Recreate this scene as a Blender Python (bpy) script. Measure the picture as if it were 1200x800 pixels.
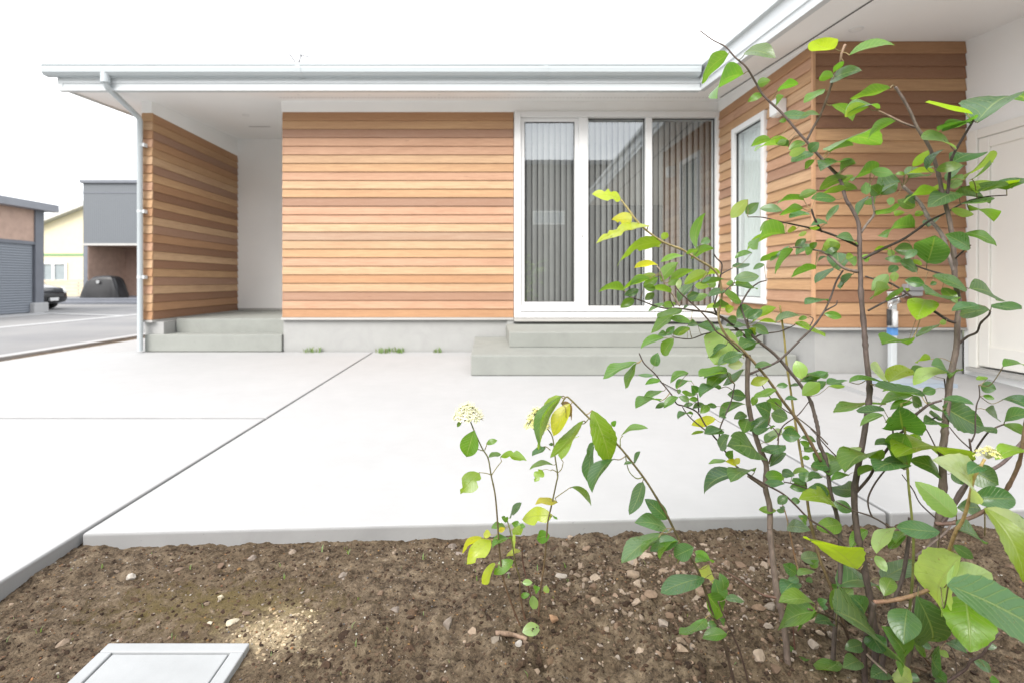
import bpy, math, random
import numpy as np
from mathutils import Vector, Matrix, noise as mnoise
random.seed(7)
rng = np.random.default_rng(11)
R = math.radians
for o in list(bpy.data.objects):
    bpy.data.objects.remove(o, do_unlink=True)
S = bpy.context.scene
COL = S.collection

# ------------------------------------------------------------------ camera, light, exposure
CAMZ, F = 0.82, 600.0            # metres above the slab; focal length in photo pixels (18 mm on 36 mm)
cam_d = bpy.data.cameras.new('camera')
cam = bpy.data.objects.new('camera', cam_d); COL.objects.link(cam)
cam.location = (0, 0, CAMZ); cam.rotation_euler = (R(90), 0, 0)
cam_d.sensor_width = 36; cam_d.lens = 18
cam_d.shift_x = 0.025; cam_d.shift_y = -0.0583
cam_d.clip_start = 0.02; cam_d.clip_end = 3000
cam_d.dof.use_dof = True; cam_d.dof.focus_distance = 1.22; cam_d.dof.aperture_fstop = 4.0
S.camera = cam

SUN_EL, SUN_ROT = R(42), R(207)   # high, behind the camera to the left, veiled by cloud
w = bpy.data.worlds.new('World'); S.world = w; w.use_nodes = True
nt = w.node_tree; nt.nodes.clear()
sky = nt.nodes.new('ShaderNodeTexSky'); sky.sky_type = 'NISHITA'; sky.sun_disc = False
sky.sun_elevation = SUN_EL; sky.sun_rotation = SUN_ROT; sky.air_density = 1.0; sky.dust_density = 2.0
hs = nt.nodes.new('ShaderNodeHueSaturation'); hs.inputs['Saturation'].default_value = 0.62
# high thin cloud over the blue
tcw = nt.nodes.new('ShaderNodeTexCoord')
mpw = nt.nodes.new('ShaderNodeMapping'); mpw.inputs['Scale'].default_value = (1.2, 1.2, 3.0)
nzw = nt.nodes.new('ShaderNodeTexNoise'); nzw.inputs['Scale'].default_value = 2.2; nzw.inputs['Detail'].default_value = 6
rmw = nt.nodes.new('ShaderNodeValToRGB')
rmw.color_ramp.elements[0].position = 0.38; rmw.color_ramp.elements[0].color = (0.42,)*3+(1,)
rmw.color_ramp.elements[1].position = 0.62; rmw.color_ramp.elements[1].color = (0.92,)*3+(1,)
mxw = nt.nodes.new('ShaderNodeMix'); mxw.data_type = 'RGBA'
mxw.inputs[7].default_value = (11.0, 11.1, 11.2, 1)
bg = nt.nodes.new('ShaderNodeBackground'); bg.inputs['Strength'].default_value = 0.09
ow = nt.nodes.new('ShaderNodeOutputWorld')
L = nt.links.new
L(sky.outputs[0], hs.inputs['Color']); L(hs.outputs[0], mxw.inputs[6])
L(tcw.outputs['Generated'], mpw.inputs[0]); L(mpw.outputs[0], nzw.inputs['Vector'])
L(nzw.outputs[0], rmw.inputs[0]); L(rmw.outputs[0], mxw.inputs[0])
L(mxw.outputs[2], bg.inputs[0]); L(bg.outputs[0], ow.inputs[0])

sl = bpy.data.lights.new('sun', 'SUN'); sl.energy = 1.5; sl.angle = R(35); sl.color = (1, 0.965, 0.92)
so = bpy.data.objects.new('sun', sl); COL.objects.link(so)
# Nishita: rotation 0 = sun towards +Y, growing clockwise seen from above
sd = Vector((math.sin(SUN_ROT)*math.cos(SUN_EL), math.cos(SUN_ROT)*math.cos(SUN_EL), math.sin(SUN_EL)))
so.rotation_euler = sd.to_track_quat('Z', 'Y').to_euler()

S.view_settings.view_transform = 'Standard'; S.view_settings.look = 'None'
S.view_settings.gamma = 1; S.view_settings.use_curve_mapping = False
S.view_settings.exposure = 1.40
S.render.engine = 'CYCLES'
S.cycles.max_bounces = 10; S.cycles.transparent_max_bounces = 12

# ------------------------------------------------------------------ helpers
def P(px, py, d):
    """a point of the photograph (1200x800) at d metres into the scene"""
    return Vector(((px-570)/F*d, d, CAMZ+(330-py)/F*d))

def tag(o, label=None, cat=None, group=None, kind=None):
    if label: o['label'] = label
    if cat: o['category'] = cat
    if group: o['group'] = group
    if kind: o['kind'] = kind
    return o

def empty(name, loc, label, cat, group=None):
    o = bpy.data.objects.new(name, None); COL.objects.link(o)
    o.location = loc; o.empty_display_size = 0.1
    return tag(o, label, cat, group)

def link(name, me, parent=None):
    o = bpy.data.objects.new(name, me); COL.objects.link(o)
    if parent is not None:
        o.parent = parent
        wl = Vector((0, 0, 0)); p = parent
        while p is not None:
            wl += p.location; p = p.parent
        o.location = -wl          # geometry is written in world space
    return o

class MB:
    def __init__(s): s.v = []; s.f = []; s.c = []; s.uv = []; s.mi = []; s.chunks = []
    def add(s, vs, fs, col=None, uvs=None, mi=0):
        b = len(s.v); f0 = len(s.f); s.v += [tuple(v) for v in vs]
        s.f += [tuple(b+i for i in f) for f in fs]
        s.mi += [mi]*len(fs)
        s.c += [col or (1, 1, 1)]*len(vs)
        s.uv += list(uvs) if uvs is not None else [(0, 0)]*len(vs)
        s.chunks.append((b, len(s.v), f0, len(s.f)))
    def box(s, x0, x1, y0, y1, z0, z1, mi=0):
        s.add([(x0,y0,z0),(x1,y0,z0),(x1,y1,z0),(x0,y1,z0),(x0,y0,z1),(x1,y0,z1),(x1,y1,z1),(x0,y1,z1)],
              [(3,2,1,0),(4,5,6,7),(0,1,5,4),(1,2,6,5),(2,3,7,6),(3,0,4,7)], mi=mi)
        return s
    def prism(s, poly, axis, a0, a1, mi=0):
        """extrude a 2-D polygon along axis; poly in the two other axes, in order"""
        n = len(poly)
        def mk(p, a):
            if axis == 0: return (a, p[0], p[1])
            if axis == 1: return (p[0], a, p[1])
            return (p[0], p[1], a)
        s.add([mk(p, a0) for p in poly]+[mk(p, a1) for p in poly],
              [tuple(range(n))[::-1], tuple(range(n, 2*n))]+[(i, (i+1) % n, n+(i+1) % n, n+i) for i in range(n)], mi=mi)
        return s
    def tube(s, pts, rad, n=8, col=None, cap=True, mi=0):
        pts = [Vector(p) for p in pts]
        if not hasattr(rad, '__len__'): rad = [rad]*len(pts)
        vs = []; up = None
        for i, p in enumerate(pts):
            t = (pts[min(i+1, len(pts)-1)]-pts[max(i-1, 0)])
            if t.length < 1e-9: t = Vector((0, 0, 1))
            t.normalize()
            if up is None:
                up = Vector((1, 0, 0)) if abs(t.x) < 0.8 else Vector((0, 1, 0))
            a = (up-t*up.dot(t)).normalized(); b = t.cross(a); up = a
            for k in range(n):
                q = 2*math.pi*k/n
                vs.append(p+(a*math.cos(q)+b*math.sin(q))*rad[i])
        fs = []
        for i in range(len(pts)-1):
            for k in range(n):
                fs.append((i*n+k, i*n+(k+1) % n, (i+1)*n+(k+1) % n, (i+1)*n+k))
        if cap: fs += [tuple(range(n))[::-1], tuple((len(pts)-1)*n+k for k in range(n))]
        s.add(vs, fs, col, mi=mi)
        return s
    def build(s, name, mat, parent=None, smooth=False, bevel=0, seg=2):
        me = bpy.data.meshes.new(name); me.from_pydata(s.v, [], s.f)
        mats = mat if isinstance(mat, (list, tuple)) else [mat]
        for m in mats: me.materials.append(m)
        if len(mats) > 1: me.polygons.foreach_set('material_index', s.mi)
        ca = me.color_attributes.new('tint', 'FLOAT_COLOR', 'POINT')
        arr = np.ones((len(s.v), 4), np.float32); arr[:, :3] = np.array(s.c, np.float32)
        ca.data.foreach_set('color', arr.ravel())
        ul = me.uv_layers.new(name='uv'); li = np.zeros(len(me.loops), np.int32)
        me.loops.foreach_get('vertex_index', li)
        ul.data.foreach_set('uv', np.array(s.uv, np.float32)[li].ravel())
        if smooth: me.polygons.foreach_set('use_smooth', [True]*len(me.polygons))
        o = link(name, me, parent)
        if bevel:
            b = o.modifiers.new('bevel', 'BEVEL'); b.width = bevel; b.segments = seg; b.limit_method = 'ANGLE'; b.angle_limit = R(40)
        return o

def split_build(mb, name, mat, parent=None, **kw):
    s_ = mb.chunks; outs = []
    for (v0, v1, f0, f1) in s_:
        p = MB(); p.v = mb.v[v0:v1]; p.f = [tuple(i-v0 for i in f) for f in mb.f[f0:f1]]
        p.c = mb.c[v0:v1]; p.uv = mb.uv[v0:v1]; p.mi = mb.mi[f0:f1]
        outs.append(p.build(name, mat, parent, **kw))
    return outs

# ------------------------------------------------------------------ materials
class N:
    def __init__(s, name):
        s.m = bpy.data.materials.new(name); s.m.use_nodes = True
        s.t = s.m.node_tree; s.b = s.t.nodes['Principled BSDF']; s.out = s.t.nodes['Material Output']
    def n(s, typ, **kw):
        x = s.t.nodes.new(typ)
        for k, v in kw.items(): setattr(x, k, v)
        return x
    def l(s, a, b): s.t.links.new(a, b)
    def coord(s, scale=(1, 1, 1), out='Object'):
        tc = s.n('ShaderNodeTexCoord'); mp = s.n('ShaderNodeMapping'); mp.inputs['Scale'].default_value = scale
        s.l(tc.outputs[out], mp.inputs[0]); return mp.outputs[0]
    def noise(s, vec, scale, detail=5, rough=0.55, dist=0):
        x = s.n('ShaderNodeTexNoise'); x.inputs['Scale'].default_value = scale; x.inputs['Detail'].default_value = detail
        x.inputs['Roughness'].default_value = rough; x.inputs['Distortion'].default_value = dist
        s.l(vec, x.inputs['Vector']); return x.outputs[0]
    def ramp(s, fac, stops):
        x = s.n('ShaderNodeValToRGB'); e = x.color_ramp.elements
        while len(e) < len(stops): e.new(0.5)
        for i, (p, c) in enumerate(stops):
            e[i].position = p; e[i].color = (c if len(c) == 4 else tuple(c)+(1,)) if hasattr(c, '__len__') else (c, c, c, 1)
        s.l(fac, x.inputs[0]); return x.outputs[0]
    def mix(s, fac, a, b, mode='MIX'):
        x = s.n('ShaderNodeMix', data_type='RGBA', blend_type=mode)
        for sock, v in ((x.inputs[0], fac), (x.inputs[6], a), (x.inputs[7], b)):
            if hasattr(v, 'is_linked'): s.l(v, sock)
            elif hasattr(v, '__len__'): sock.default_value = tuple(v)[:3]+(1,)
            else: sock.default_value = v
        return x.outputs[2]
    def math(s, op, a, b=None, c=None):
        x = s.n('ShaderNodeMath', operation=op)
        for i, v in enumerate((a, b, c)):
            if v is None: continue
            if hasattr(v, 'is_linked'): s.l(v, x.inputs[i])
            else: x.inputs[i].default_value = v
        return x.outputs[0]
    def attr(s, name='tint'):
        x = s.n('ShaderNodeAttribute'); x.attribute_name = name; return x.outputs[0]
    def bump(s, h, strength, dist=0.01):
        x = s.n('ShaderNodeBump'); x.inputs['Strength'].default_value = strength; x.inputs['Distance'].default_value = dist
        s.l(h, x.inputs['Height']); s.l(x.outputs[0], s.b.inputs['Normal'])
    def base(s, c):
        if hasattr(c, 'is_linked'): s.l(c, s.b.inputs['Base Color'])
        else: s.b.inputs['Base Color'].default_value = tuple(c)[:3]+(1,)
    def rough(s, v):
        if hasattr(v, 'is_linked'): s.l(v, s.b.inputs['Roughness'])
        else: s.b.inputs['Roughness'].default_value = v

def paint(name, c, rough=0.5, var=0.06, scale=3.0, bump=0.0, metal=0.0, bscale=200):
    m = N(name); v = m.coord()
    n = m.noise(v, scale, 6)
    m.base(m.mix(m.ramp(n, [(0.3, 0.0), (0.7, 1.0)]), [x*(1-var) for x in c], [min(1, x*(1+var)) for x in c]))
    m.rough(m.ramp(m.noise(v, scale*4), [(0.3, max(0.02, rough-0.015)), (0.7, rough+0.015)]))
    m.b.inputs['Metallic'].default_value = metal
    if bump: m.bump(m.noise(v, bscale, 3), bump, 0.002)
    return m.m

def mat_concrete(name, c, var=0.10, stain=0.0):
    m = N(name); v = m.coord()
    big = m.noise(v, 0.9, 5, 0.6); mid = m.noise(v, 7, 8, 0.65); fin = m.noise(v, 160, 3, 0.6)
    brush = m.noise(m.coord((3, 90, 3)), 2.0, 4, 0.6)
    k = m.math('ADD', m.math('MULTIPLY', big, 0.5), m.math('MULTIPLY', mid, 0.35))
    k = m.math('ADD', k, m.math('MULTIPLY', brush, 0.15))
    col = m.mix(m.ramp(k, [(0.36, 0.0), (0.64, 1.0)]), [x*(1-var) for x in c], [x*(1+var*0.6) for x in c])
    if stain:
        st = m.ramp(m.noise(v, 2.3, 8, 0.7, 0.6), [(0.50, 0.0), (0.66, stain)])
        col = m.mix(st, col, [x*0.72 for x in c])
        pits = m.ramp(m.noise(v, 55, 2, 0.5), [(0.72, 0.0), (0.76, 0.5)])
        col = m.mix(pits, col, [x*0.6 for x in c])
    m.base(col); m.rough(0.82)
    m.bump(m.math('ADD', m.math('MULTIPLY', fin, 0.5), m.math('MULTIPLY', brush, 0.6)), 0.12, 0.002)
    return m.m

def mat_cedar(name):
    m = N(name)
    uv = m.coord((1, 1, 1), 'UV')
    # u runs along the board in metres, v across it; every board has its own offset in v
    mp = m.n('ShaderNodeMapping'); mp.inputs['Scale'].default_value = (1.3, 26, 1); m.l(uv, mp.inputs[0])
    grain = m.noise(mp.outputs[0], 3.2, 8, 0.62, 0.35)
    mp2 = m.n('ShaderNodeMapping'); mp2.inputs['Scale'].default_value = (0.55, 5.0, 1); m.l(uv, mp2.inputs[0])
    broad = m.noise(mp2.outputs[0], 1.6, 4, 0.5, 0.5)
    mp3 = m.n('ShaderNodeMapping'); mp3.inputs['Scale'].default_value = (5, 190, 1); m.l(uv, mp3.inputs[0])
    fine = m.noise(mp3.outputs[0], 3.0, 3, 0.6)
    t = m.attr('tint')
    c = m.mix(m.ramp(broad, [(0.35, 0.0), (0.68, 0.55)]), t, m.mix(0.5, t, (0.30, 0.15, 0.085)))
    c = m.mix(m.ramp(grain, [(0.36, 0.0), (0.62, 0.62)]), c, m.mix(0.55, c, (0.24, 0.115, 0.06)))
    c = m.mix(m.ramp(fine, [(0.45, 0.0), (0.75, 0.25)]), c, m.mix(0.6, c, (0.75, 0.52, 0.33)))
    knot = m.n('ShaderNodeTexVoronoi'); mp4 = m.n('ShaderNodeMapping'); mp4.inputs['Scale'].default_value = (1.1, 9, 1); m.l(uv, mp4.inputs[0])
    m.l(mp4.outputs[0], knot.inputs['Vector']); knot.inputs['Scale'].default_value = 0.8
    c = m.mix(m.ramp(knot.outputs['Distance'], [(0.012, 0.6), (0.035, 0.0)]), c, (0.16, 0.075, 0.04))
    m.base(c); m.rough(0.6); m.b.inputs['Specular IOR Level'].default_value = 0.3
    m.bump(m.math('ADD', grain, m.math('MULTIPLY', fine, 0.6)), 0.15, 0.003)
    return m.m

def mat_glass(name, refl=0.16, tint=(0.9, 0.93, 0.93)):
    m = N(name); m.t.nodes.remove(m.b)
    ge = m.n('ShaderNodeNewGeometry'); dt = m.n('ShaderNodeVectorMath', operation='DOT_PRODUCT')
    m.l(ge.outputs['Incoming'], dt.inputs[0]); m.l(ge.outputs['Normal'], dt.inputs[1])
    fr = m.math('POWER', m.math('SUBTRACT', 1.0, m.math('ABSOLUTE', dt.outputs['Value'])), 5.0)
    fac = m.math('ADD', m.math('MULTIPLY', fr, 1-refl), refl)
    tr = m.n('ShaderNodeBsdfTransparent'); tr.inputs[0].default_value = tint+(1,)
    gl = m.n('ShaderNodeBsdfGlossy'); gl.inputs['Roughness'].default_value = 0.0; gl.inputs[0].default_value = (0.93, 0.97, 1.0, 1)
    nb = m.n('ShaderNodeBump'); nb.inputs['Strength'].default_value = 0.02; nb.inputs['Distance'].default_value = 0.004
    m.l(m.noise(m.coord(), 1.6, 2), nb.inputs['Height']); m.l(nb.outputs[0], gl.inputs['Normal'])
    mx = m.n('ShaderNodeMixShader'); m.l(fac, mx.inputs[0]); m.l(tr.outputs[0], mx.inputs[1]); m.l(gl.outputs[0], mx.inputs[2])
    m.l(mx.outputs[0], m.out.inputs[0]); return m.m

def mat_soil(name):
    m = N(name); v = m.coord()
    a = m.noise(v, 2.2, 6, 0.6); b = m.noise(v, 22, 9, 0.72, 0.3); c = m.noise(v, 120, 5, 0.7)
    col = m.ramp(b, [(0.33, (0.024, 0.0165, 0.0105)), (0.43, (0.095, 0.068, 0.045)), (0.53, (0.185, 0.138, 0.092)), (0.69, (0.36, 0.28, 0.19))])
    col = m.mix(m.ramp(a, [(0.42, 0.0), (0.66, 0.5)]), col, (0.115, 0.078, 0.042))
    col = m.mix(m.ramp(c, [(0.53, 0.0), (0.68, 0.75)]), col, (0.25, 0.18, 0.118))
    col = m.mix(m.ramp(c, [(0.33, 0.85), (0.47, 0.0)]), col, (0.024, 0.016, 0.011))  # darkens the dips of the bump noise: pit shade put into the colour
    # the pale sandy patch and the moss-tinged one beside the inspection cover
    tc = m.n('ShaderNodeTexCoord'); sx = m.n('ShaderNodeSeparateXYZ'); m.l(tc.outputs['Object'], sx.inputs[0])
    def spot(x, y, rx, ry, wob=0.85):
        dx = m.math('MULTIPLY', m.math('SUBTRACT', sx.outputs[0], x), 1/rx); dy = m.math('MULTIPLY', m.math('SUBTRACT', sx.outputs[1], y), 1/ry)
        d = m.math('SQRT', m.math('ADD', m.math('MULTIPLY', dx, dx), m.math('MULTIPLY', dy, dy)))
        return m.math('ADD', d, m.math('MULTIPLY', m.math('SUBTRACT', b, 0.5), wob*4))
    col = m.mix(m.ramp(spot(-0.53, 1.27, 0.13, 0.11, 1.3), [(0.35, 0.95), (1.0, 0.0)]), col, (0.47, 0.375, 0.24))
    col = m.mix(m.ramp(spot(-0.72, 1.37, 0.36, 0.12, 1.1), [(0.2, 0.6), (1.1, 0.0)]), col, (0.19, 0.145, 0.055))
    col = m.mix(m.ramp(spot(1.0, 1.62, 0.45, 0.10), [(0.3, 0.5), (1.1, 0.0)]), col, (0.23, 0.155, 0.10))
    m.base(col); m.rough(0.93); m.b.inputs['Specular IOR Level'].default_value = 0.2
    m.bump(m.math('ADD', b, m.math('MULTIPLY', c, 0.8)), 1.0, 0.018)
    return m.m

def mat_tinted(name, rough=0.85, var=0.35, scale=60, bump=0.5):
    m = N(name); v = m.coord(); t = m.attr()
    n = m.noise(v, scale, 6, 0.65)
    k = m.n('ShaderNodeMix', data_type='RGBA', blend_type='MULTIPLY'); k.inputs[0].default_value = 1
    m.l(t, k.inputs[6]); m.l(m.ramp(n, [(0.25, 1-var), (0.75, 1+var*0.3)]), k.inputs[7])
    m.base(k.outputs[2]); m.rough(rough); m.b.inputs['Specular IOR Level'].default_value = 0.25
    if bump: m.bump(n, bump, 0.004)
    return m.m

def mat_leaf(name):
    m = N(name); t = m.attr()
    tc = m.n('ShaderNodeTexCoord'); sx = m.n('ShaderNodeSeparateXYZ'); m.l(tc.outputs['UV'], sx.inputs[0])
    q = m.math('ABSOLUTE', m.math('SUBTRACT', sx.outputs[0], 0.5))      # 0 at the midrib, .5 at the edge
    tt = sx.outputs[1]
    mid = m.ramp(q, [(0.010, 1.0), (0.032, 0.0)])
    fr = m.math('FRACT', m.math('MULTIPLY', m.math('SUBTRACT', tt, m.math('MULTIPLY', q, 0.55)), 9.0))
    dv = m.math('ABSOLUTE', m.math('SUBTRACT', fr, 0.5))
    side = m.ramp(dv, [(0.030, 0.55), (0.085, 0.0)])
    vein = m.math('MAXIMUM', mid, side)
    obj = m.coord()
    nz = m.noise(obj, 38, 6, 0.6); big = m.noise(obj, 14, 3)
    c = m.mix(m.ramp(big, [(0.35, 0.0), (0.7, 0.5)]), t, m.mix(1.0, t, (1.25, 1.12, 0.8), 'MULTIPLY'))
    c = m.mix(m.ramp(nz, [(0.35, 0.35), (0.6, 0.0)]), c, m.mix(1.0, c, (0.62, 0.70, 0.62), 'MULTIPLY'))
    c = m.mix(m.math('MULTIPLY', vein, 0.60), c, m.mix(0.55, c, (0.42, 0.50, 0.20)))
    spot = m.ramp(m.noise(obj, 95, 2, 0.5), [(0.735, 0.0), (0.77, 0.7)])
    c = m.mix(spot, c, (0.22, 0.14, 0.05))
    geo = m.n('ShaderNodeNewGeometry')
    back = m.mix(0.45, m.mix(1.0, c, (1.15, 1.15, 1.2), 'MULTIPLY'), (0.25, 0.33, 0.19))
    c2 = m.mix(geo.outputs['Backfacing'], c, back)
    m.base(c2)
    m.rough(m.mix(geo.outputs['Backfacing'], m.ramp(nz, [(0.3, 0.24), (0.7, 0.40)]), (0.7, 0.7, 0.7)))
    m.b.inputs['Specular IOR Level'].default_value = 0.85
    m.bump(m.math('SUBTRACT', m.math('MULTIPLY', nz, 0.7), vein), 0.55, 0.0016)
    tl = m.n('ShaderNodeBsdfTranslucent')
    m.l(m.mix(1.0, m.mix(m.math('MULTIPLY', vein, 0.6), c, m.mix(1.0, c, (0.6, 0.6, 0.5), 'MULTIPLY')), (3.0, 2.9, 0.85), 'MULTIPLY'), tl.inputs[0])
    mx = m.n('ShaderNodeMixShader'); mx.inputs[0].default_value = 0.38
    m.l(m.b.outputs[0], mx.inputs[1]); m.l(tl.outputs[0], mx.inputs[2]); m.l(mx.outputs[0], m.out.inputs[0])
    return m.m

def mat_bark(name):
    m = N(name); t = m.attr(); v = m.coord((1, 1, 0.35))
    n = m.noise(v, 140, 6, 0.65); n2 = m.noise(m.coord((1, 1, 2.2)), 60, 4)
    k = m.mix(m.ramp(n, [(0.3, 0.0), (0.7, 1.0)]), m.mix(1.0, t, (0.6, 0.58, 0.56), 'MULTIPLY'), m.mix(1.0, t, (1.35, 1.3, 1.25), 'MULTIPLY'))
    k = m.mix(m.ramp(n2, [(0.62, 0.0), (0.7, 0.7)]), k, m.mix(1.0, t, (0.5, 0.45, 0.42), 'MULTIPLY'))
    m.base(k); m.rough(0.65); m.bump(n, 0.4, 0.0015); return m.m

M = {}
M['slab'] = mat_concrete('new_concrete', (0.405, 0.405, 0.406), 0.07)
M['slab_edge'] = mat_concrete('shaded_edge', (0.32, 0.32, 0.32), 0.12, 0.45)  # darker than the slab top: edge shade put into the colour, plus stains
M['found'] = mat_concrete('foundation_render', (0.37, 0.37, 0.36), 0.08, 0.3)
M['step'] = mat_concrete('step_concrete', (0.285, 0.295, 0.272), 0.09, 0.35)
M['filler'] = paint('joint_filler', (0.03, 0.03, 0.03), 0.9)
M['white'] = paint('white_plaster', (0.89, 0.885, 0.87), 0.75, 0.02, 2, 0.10, bscale=260)
M['soffit'] = paint('soffit_white', (0.88, 0.875, 0.86), 0.6, 0.015, 1.5)
M['fascia'] = paint('fascia_white', (0.57, 0.60, 0.61), 0.42, 0.01, 0.6)
M['gutter'] = paint('gutter_vinyl', (0.46, 0.50, 0.515), 0.34, 0.01, 0.6)
M['frame'] = paint('window_vinyl', (0.76, 0.76, 0.755), 0.35, 0.01, 0.6)
M['gasket'] = paint('gasket_rubber', (0.05, 0.05, 0.05), 0.6)
M['grey_trim'] = paint('flashing_grey', (0.45, 0.44, 0.42), 0.4, 0.05)
M['cedar'] = mat_cedar('cedar_boards')
M['glass'] = mat_glass('window_glass', 0.20)
M['blind'] = paint('blind_fabric', (0.36, 0.35, 0.335), 0.85, 0.05, 6, 0.1)
M['screen'] = paint('pale_curtain', (0.80, 0.83, 0.80), 0.85, 0.04, 6)
M['dark'] = paint('dark_interior', (0.10, 0.09, 0.08), 0.9)
M['roof'] = paint('roof_metal', (0.12, 0.12, 0.13), 0.45, 0.08)
M['door'] = paint('door_paint', (0.83, 0.81, 0.755), 0.4, 0.02, 2)
M['steel'] = paint('brushed_steel', (0.6, 0.6, 0.6), 0.25, 0.05, 8, metal=1)
M['lampglass'] = paint('lamp_diffuser', (0.85, 0.85, 0.83), 0.3)
M['soil'] = mat_soil('garden_soil')
M['stone'] = mat_tinted('stone', 0.85, 0.35, 70, 0.5)
M['clod'] = mat_tinted('clod', 0.95, 0.5, 110, 0.9)
M['leaf'] = mat_leaf('leaf')
M['bark'] = mat_bark('bark')
M['petal'] = mat_tinted('petal', 0.6, 0.15, 300, 0.0)
M['cover'] = paint('cover_resin', (0.35, 0.36, 0.365), 0.55, 0.07, 9, 0.12)

# ------------------------------------------------------------------ ground
def struct(name, mb, mat, **kw):
    o = mb.build(name, mat, **kw); o['kind'] = 'structure'; return o

g = MB(); g.add([(-900,-900,-0.24),(900,-900,-0.24),(900,900,-0.24),(-900,900,-0.24)], [(0,1,2,3)])
gm = N('far_ground'); gv = gm.coord()
gm.base(gm.ramp(gm.noise(gv, 0.3, 8, 0.7), [(0.35, (0.12, 0.10, 0.065)), (0.55, (0.11, 0.13, 0.055)), (0.7, (0.20, 0.17, 0.12))])); gm.rough(0.95)
struct('ground', g, gm.m)

# garden soil bed: a heaved sheet
def fbm(x, y, z=0.0, oct=5, lac=2.1, gain=0.5):
    a, f, s = 1.0, 1.0, 0.0
    for _ in range(oct):
        s += a*mnoise.noise((x*f, y*f, z)); a *= gain; f *= lac
    return s
def soil_h(x, y):
    r = min(1, max(0, (x-0.05)/0.45))            # rougher, stonier to the right
    h = -0.047+0.012*fbm(x*2.2, y*2.2, 3.1, 3)
    h += (0.007+0.012*r)*fbm(x*9, y*9, 7.7, 4)+(0.0062+0.004*r)*fbm(x*34, y*34, 1.3, 4, 2.3, 0.66)-0.010*max(0, fbm(x*17, y*17, 9.1, 3)-0.28)
    z_ = math.exp(-((x-0.05)/0.55)**2-((y-1.18)/0.22)**2); h += z_*(0.016*fbm(x*15, y*15, 4.4, 3)+0.010*fbm(x*40, y*40, 2.2, 2))
    h += 0.02*math.exp(-((x-0.08)/0.16)**2-((y-1.33)/0.10)**2)
    h += 0.02*r*math.exp(-((y-1.5)/0.12)**2)
    m = max(0.0, 1-max(abs(x+0.73)-0.19, abs(y-1.05)-0.19, 0)/0.05)     # bedded flat round the cover
    h = h*(1-m)+(-0.052+0.003*fbm(x*30, y*30))*m
    if y > 1.66: h = min(h, -0.035)
    return h
xs = np.arange(-1.45, 2.10, 0.006); ys = np.arange(0.95, 1.95, 0.0055)
# coarser borders close the bed off towards the far ground
xs = np.concatenate([[-5.0, -4, -2.5, -1.6], xs, [2.4, 3.0, 3.5, 3.96]]); ys = np.concatenate([[-6, -4, -2, -1, 0, 0.3, 0.6, 0.8], ys])
vs = [(x, y, soil_h(x, y)) for y in ys for x in xs]
nx = len(xs)
fs = [(j*nx+i, j*nx+i+1, (j+1)*nx+i+1, (j+1)*nx+i) for j in range(len(ys)-1) for i in range(nx-1)]
s_ = MB(); s_.add(vs, fs)
struct('soil_bed', s_, M['soil'], smooth=True)

# concrete slab in panels; the joints are real gaps
def edge_y(x): return 1.668+(x+1.32)*0.055
def slab_panel(poly, z=0.0, hfun=None):
    mb = MB(); n = len(poly)
    top = [(x, y, z+(hfun(x, y) if hfun else 0)) for x, y in poly]; bot = [(x, y, -0.16) for x, y in poly]
    mb.add(top+bot, [tuple(range(n)), tuple(range(2*n-1, n-1, -1))]+[(i, n+i, n+(i+1) % n, (i+1) % n) for i in range(n)])
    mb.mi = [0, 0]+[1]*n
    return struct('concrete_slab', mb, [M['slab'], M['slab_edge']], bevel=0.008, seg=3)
gp = 0.007
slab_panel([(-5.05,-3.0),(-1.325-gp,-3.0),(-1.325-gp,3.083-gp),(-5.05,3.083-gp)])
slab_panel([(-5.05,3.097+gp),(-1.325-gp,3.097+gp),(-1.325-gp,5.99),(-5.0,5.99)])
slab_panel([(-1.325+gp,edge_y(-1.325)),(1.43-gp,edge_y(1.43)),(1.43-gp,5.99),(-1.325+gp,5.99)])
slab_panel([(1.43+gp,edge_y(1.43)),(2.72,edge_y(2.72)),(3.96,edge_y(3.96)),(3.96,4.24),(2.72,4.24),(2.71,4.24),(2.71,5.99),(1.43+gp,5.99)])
slab_panel([(-5.0,6.0),(-4.04,6.0),(-4.04,12),(-4.9,12)])
j = MB(); j.box(-5.0, 2.7, 2.0, 5.9, -0.15, -0.012); j.box(-4.9, -1.37, -2.9, 2.0, -0.15, -0.012)
struct('joint_filler', j, M['filler'])
# the paving rises gently into the corner by the door
r_ = MB(); r_.prism([(3.25,0.002),(4.24,0.06),(4.24,-0.1),(3.25,-0.1)], 0, 2.725, 3.965)
struct('paving_ramp', r_, M['slab'])

# road and plots to the left
asph = N('asphalt'); av = asph.coord()
asph.base(asph.mix(asph.ramp(asph.noise(av, 0.5, 6), [(0.35, 0.0), (0.65, 1.0)]), (0.20, 0.20, 0.205), (0.27, 0.265, 0.26)))
asph.rough(0.9); asph.bump(asph.noise(av, 90, 4), 0.4, 0.004)
q = MB(); q.add([(-9.6,-40,-0.10),(-5.5,-40,-0.10),(-5.5,90,-0.10),(-9.6,90,-0.10)], [(0,1,2,3)]); struct('road', q, asph.m)
q = MB(); q.add([(-30,-40,-0.16),(-9.6,-40,-0.16),(-9.6,90,-0.16),(-30,90,-0.16)], [(0,1,2,3)]); struct('forecourt', q, asph.m)
q = MB(); q.box(-5.62, -5.45, -40, 90, -0.2, -0.02); struct('kerb', q, M['slab'], bevel=0.01)
q = MB(); q.box(-9.75, -9.5, -40, 90, -0.2, -0.085); struct('road_edging', q, M['slab'], bevel=0.01)
q = MB(); q.add([(-14.2,15.7,-0.150),(-9.76,14.2,-0.150),(-9.76,14.5,-0.150),(-14.2,16.1,-0.150)], [(0,1,2,3)]); struct('concrete_strip', q, M['slab'])
vs = []; nyy = 120
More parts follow.
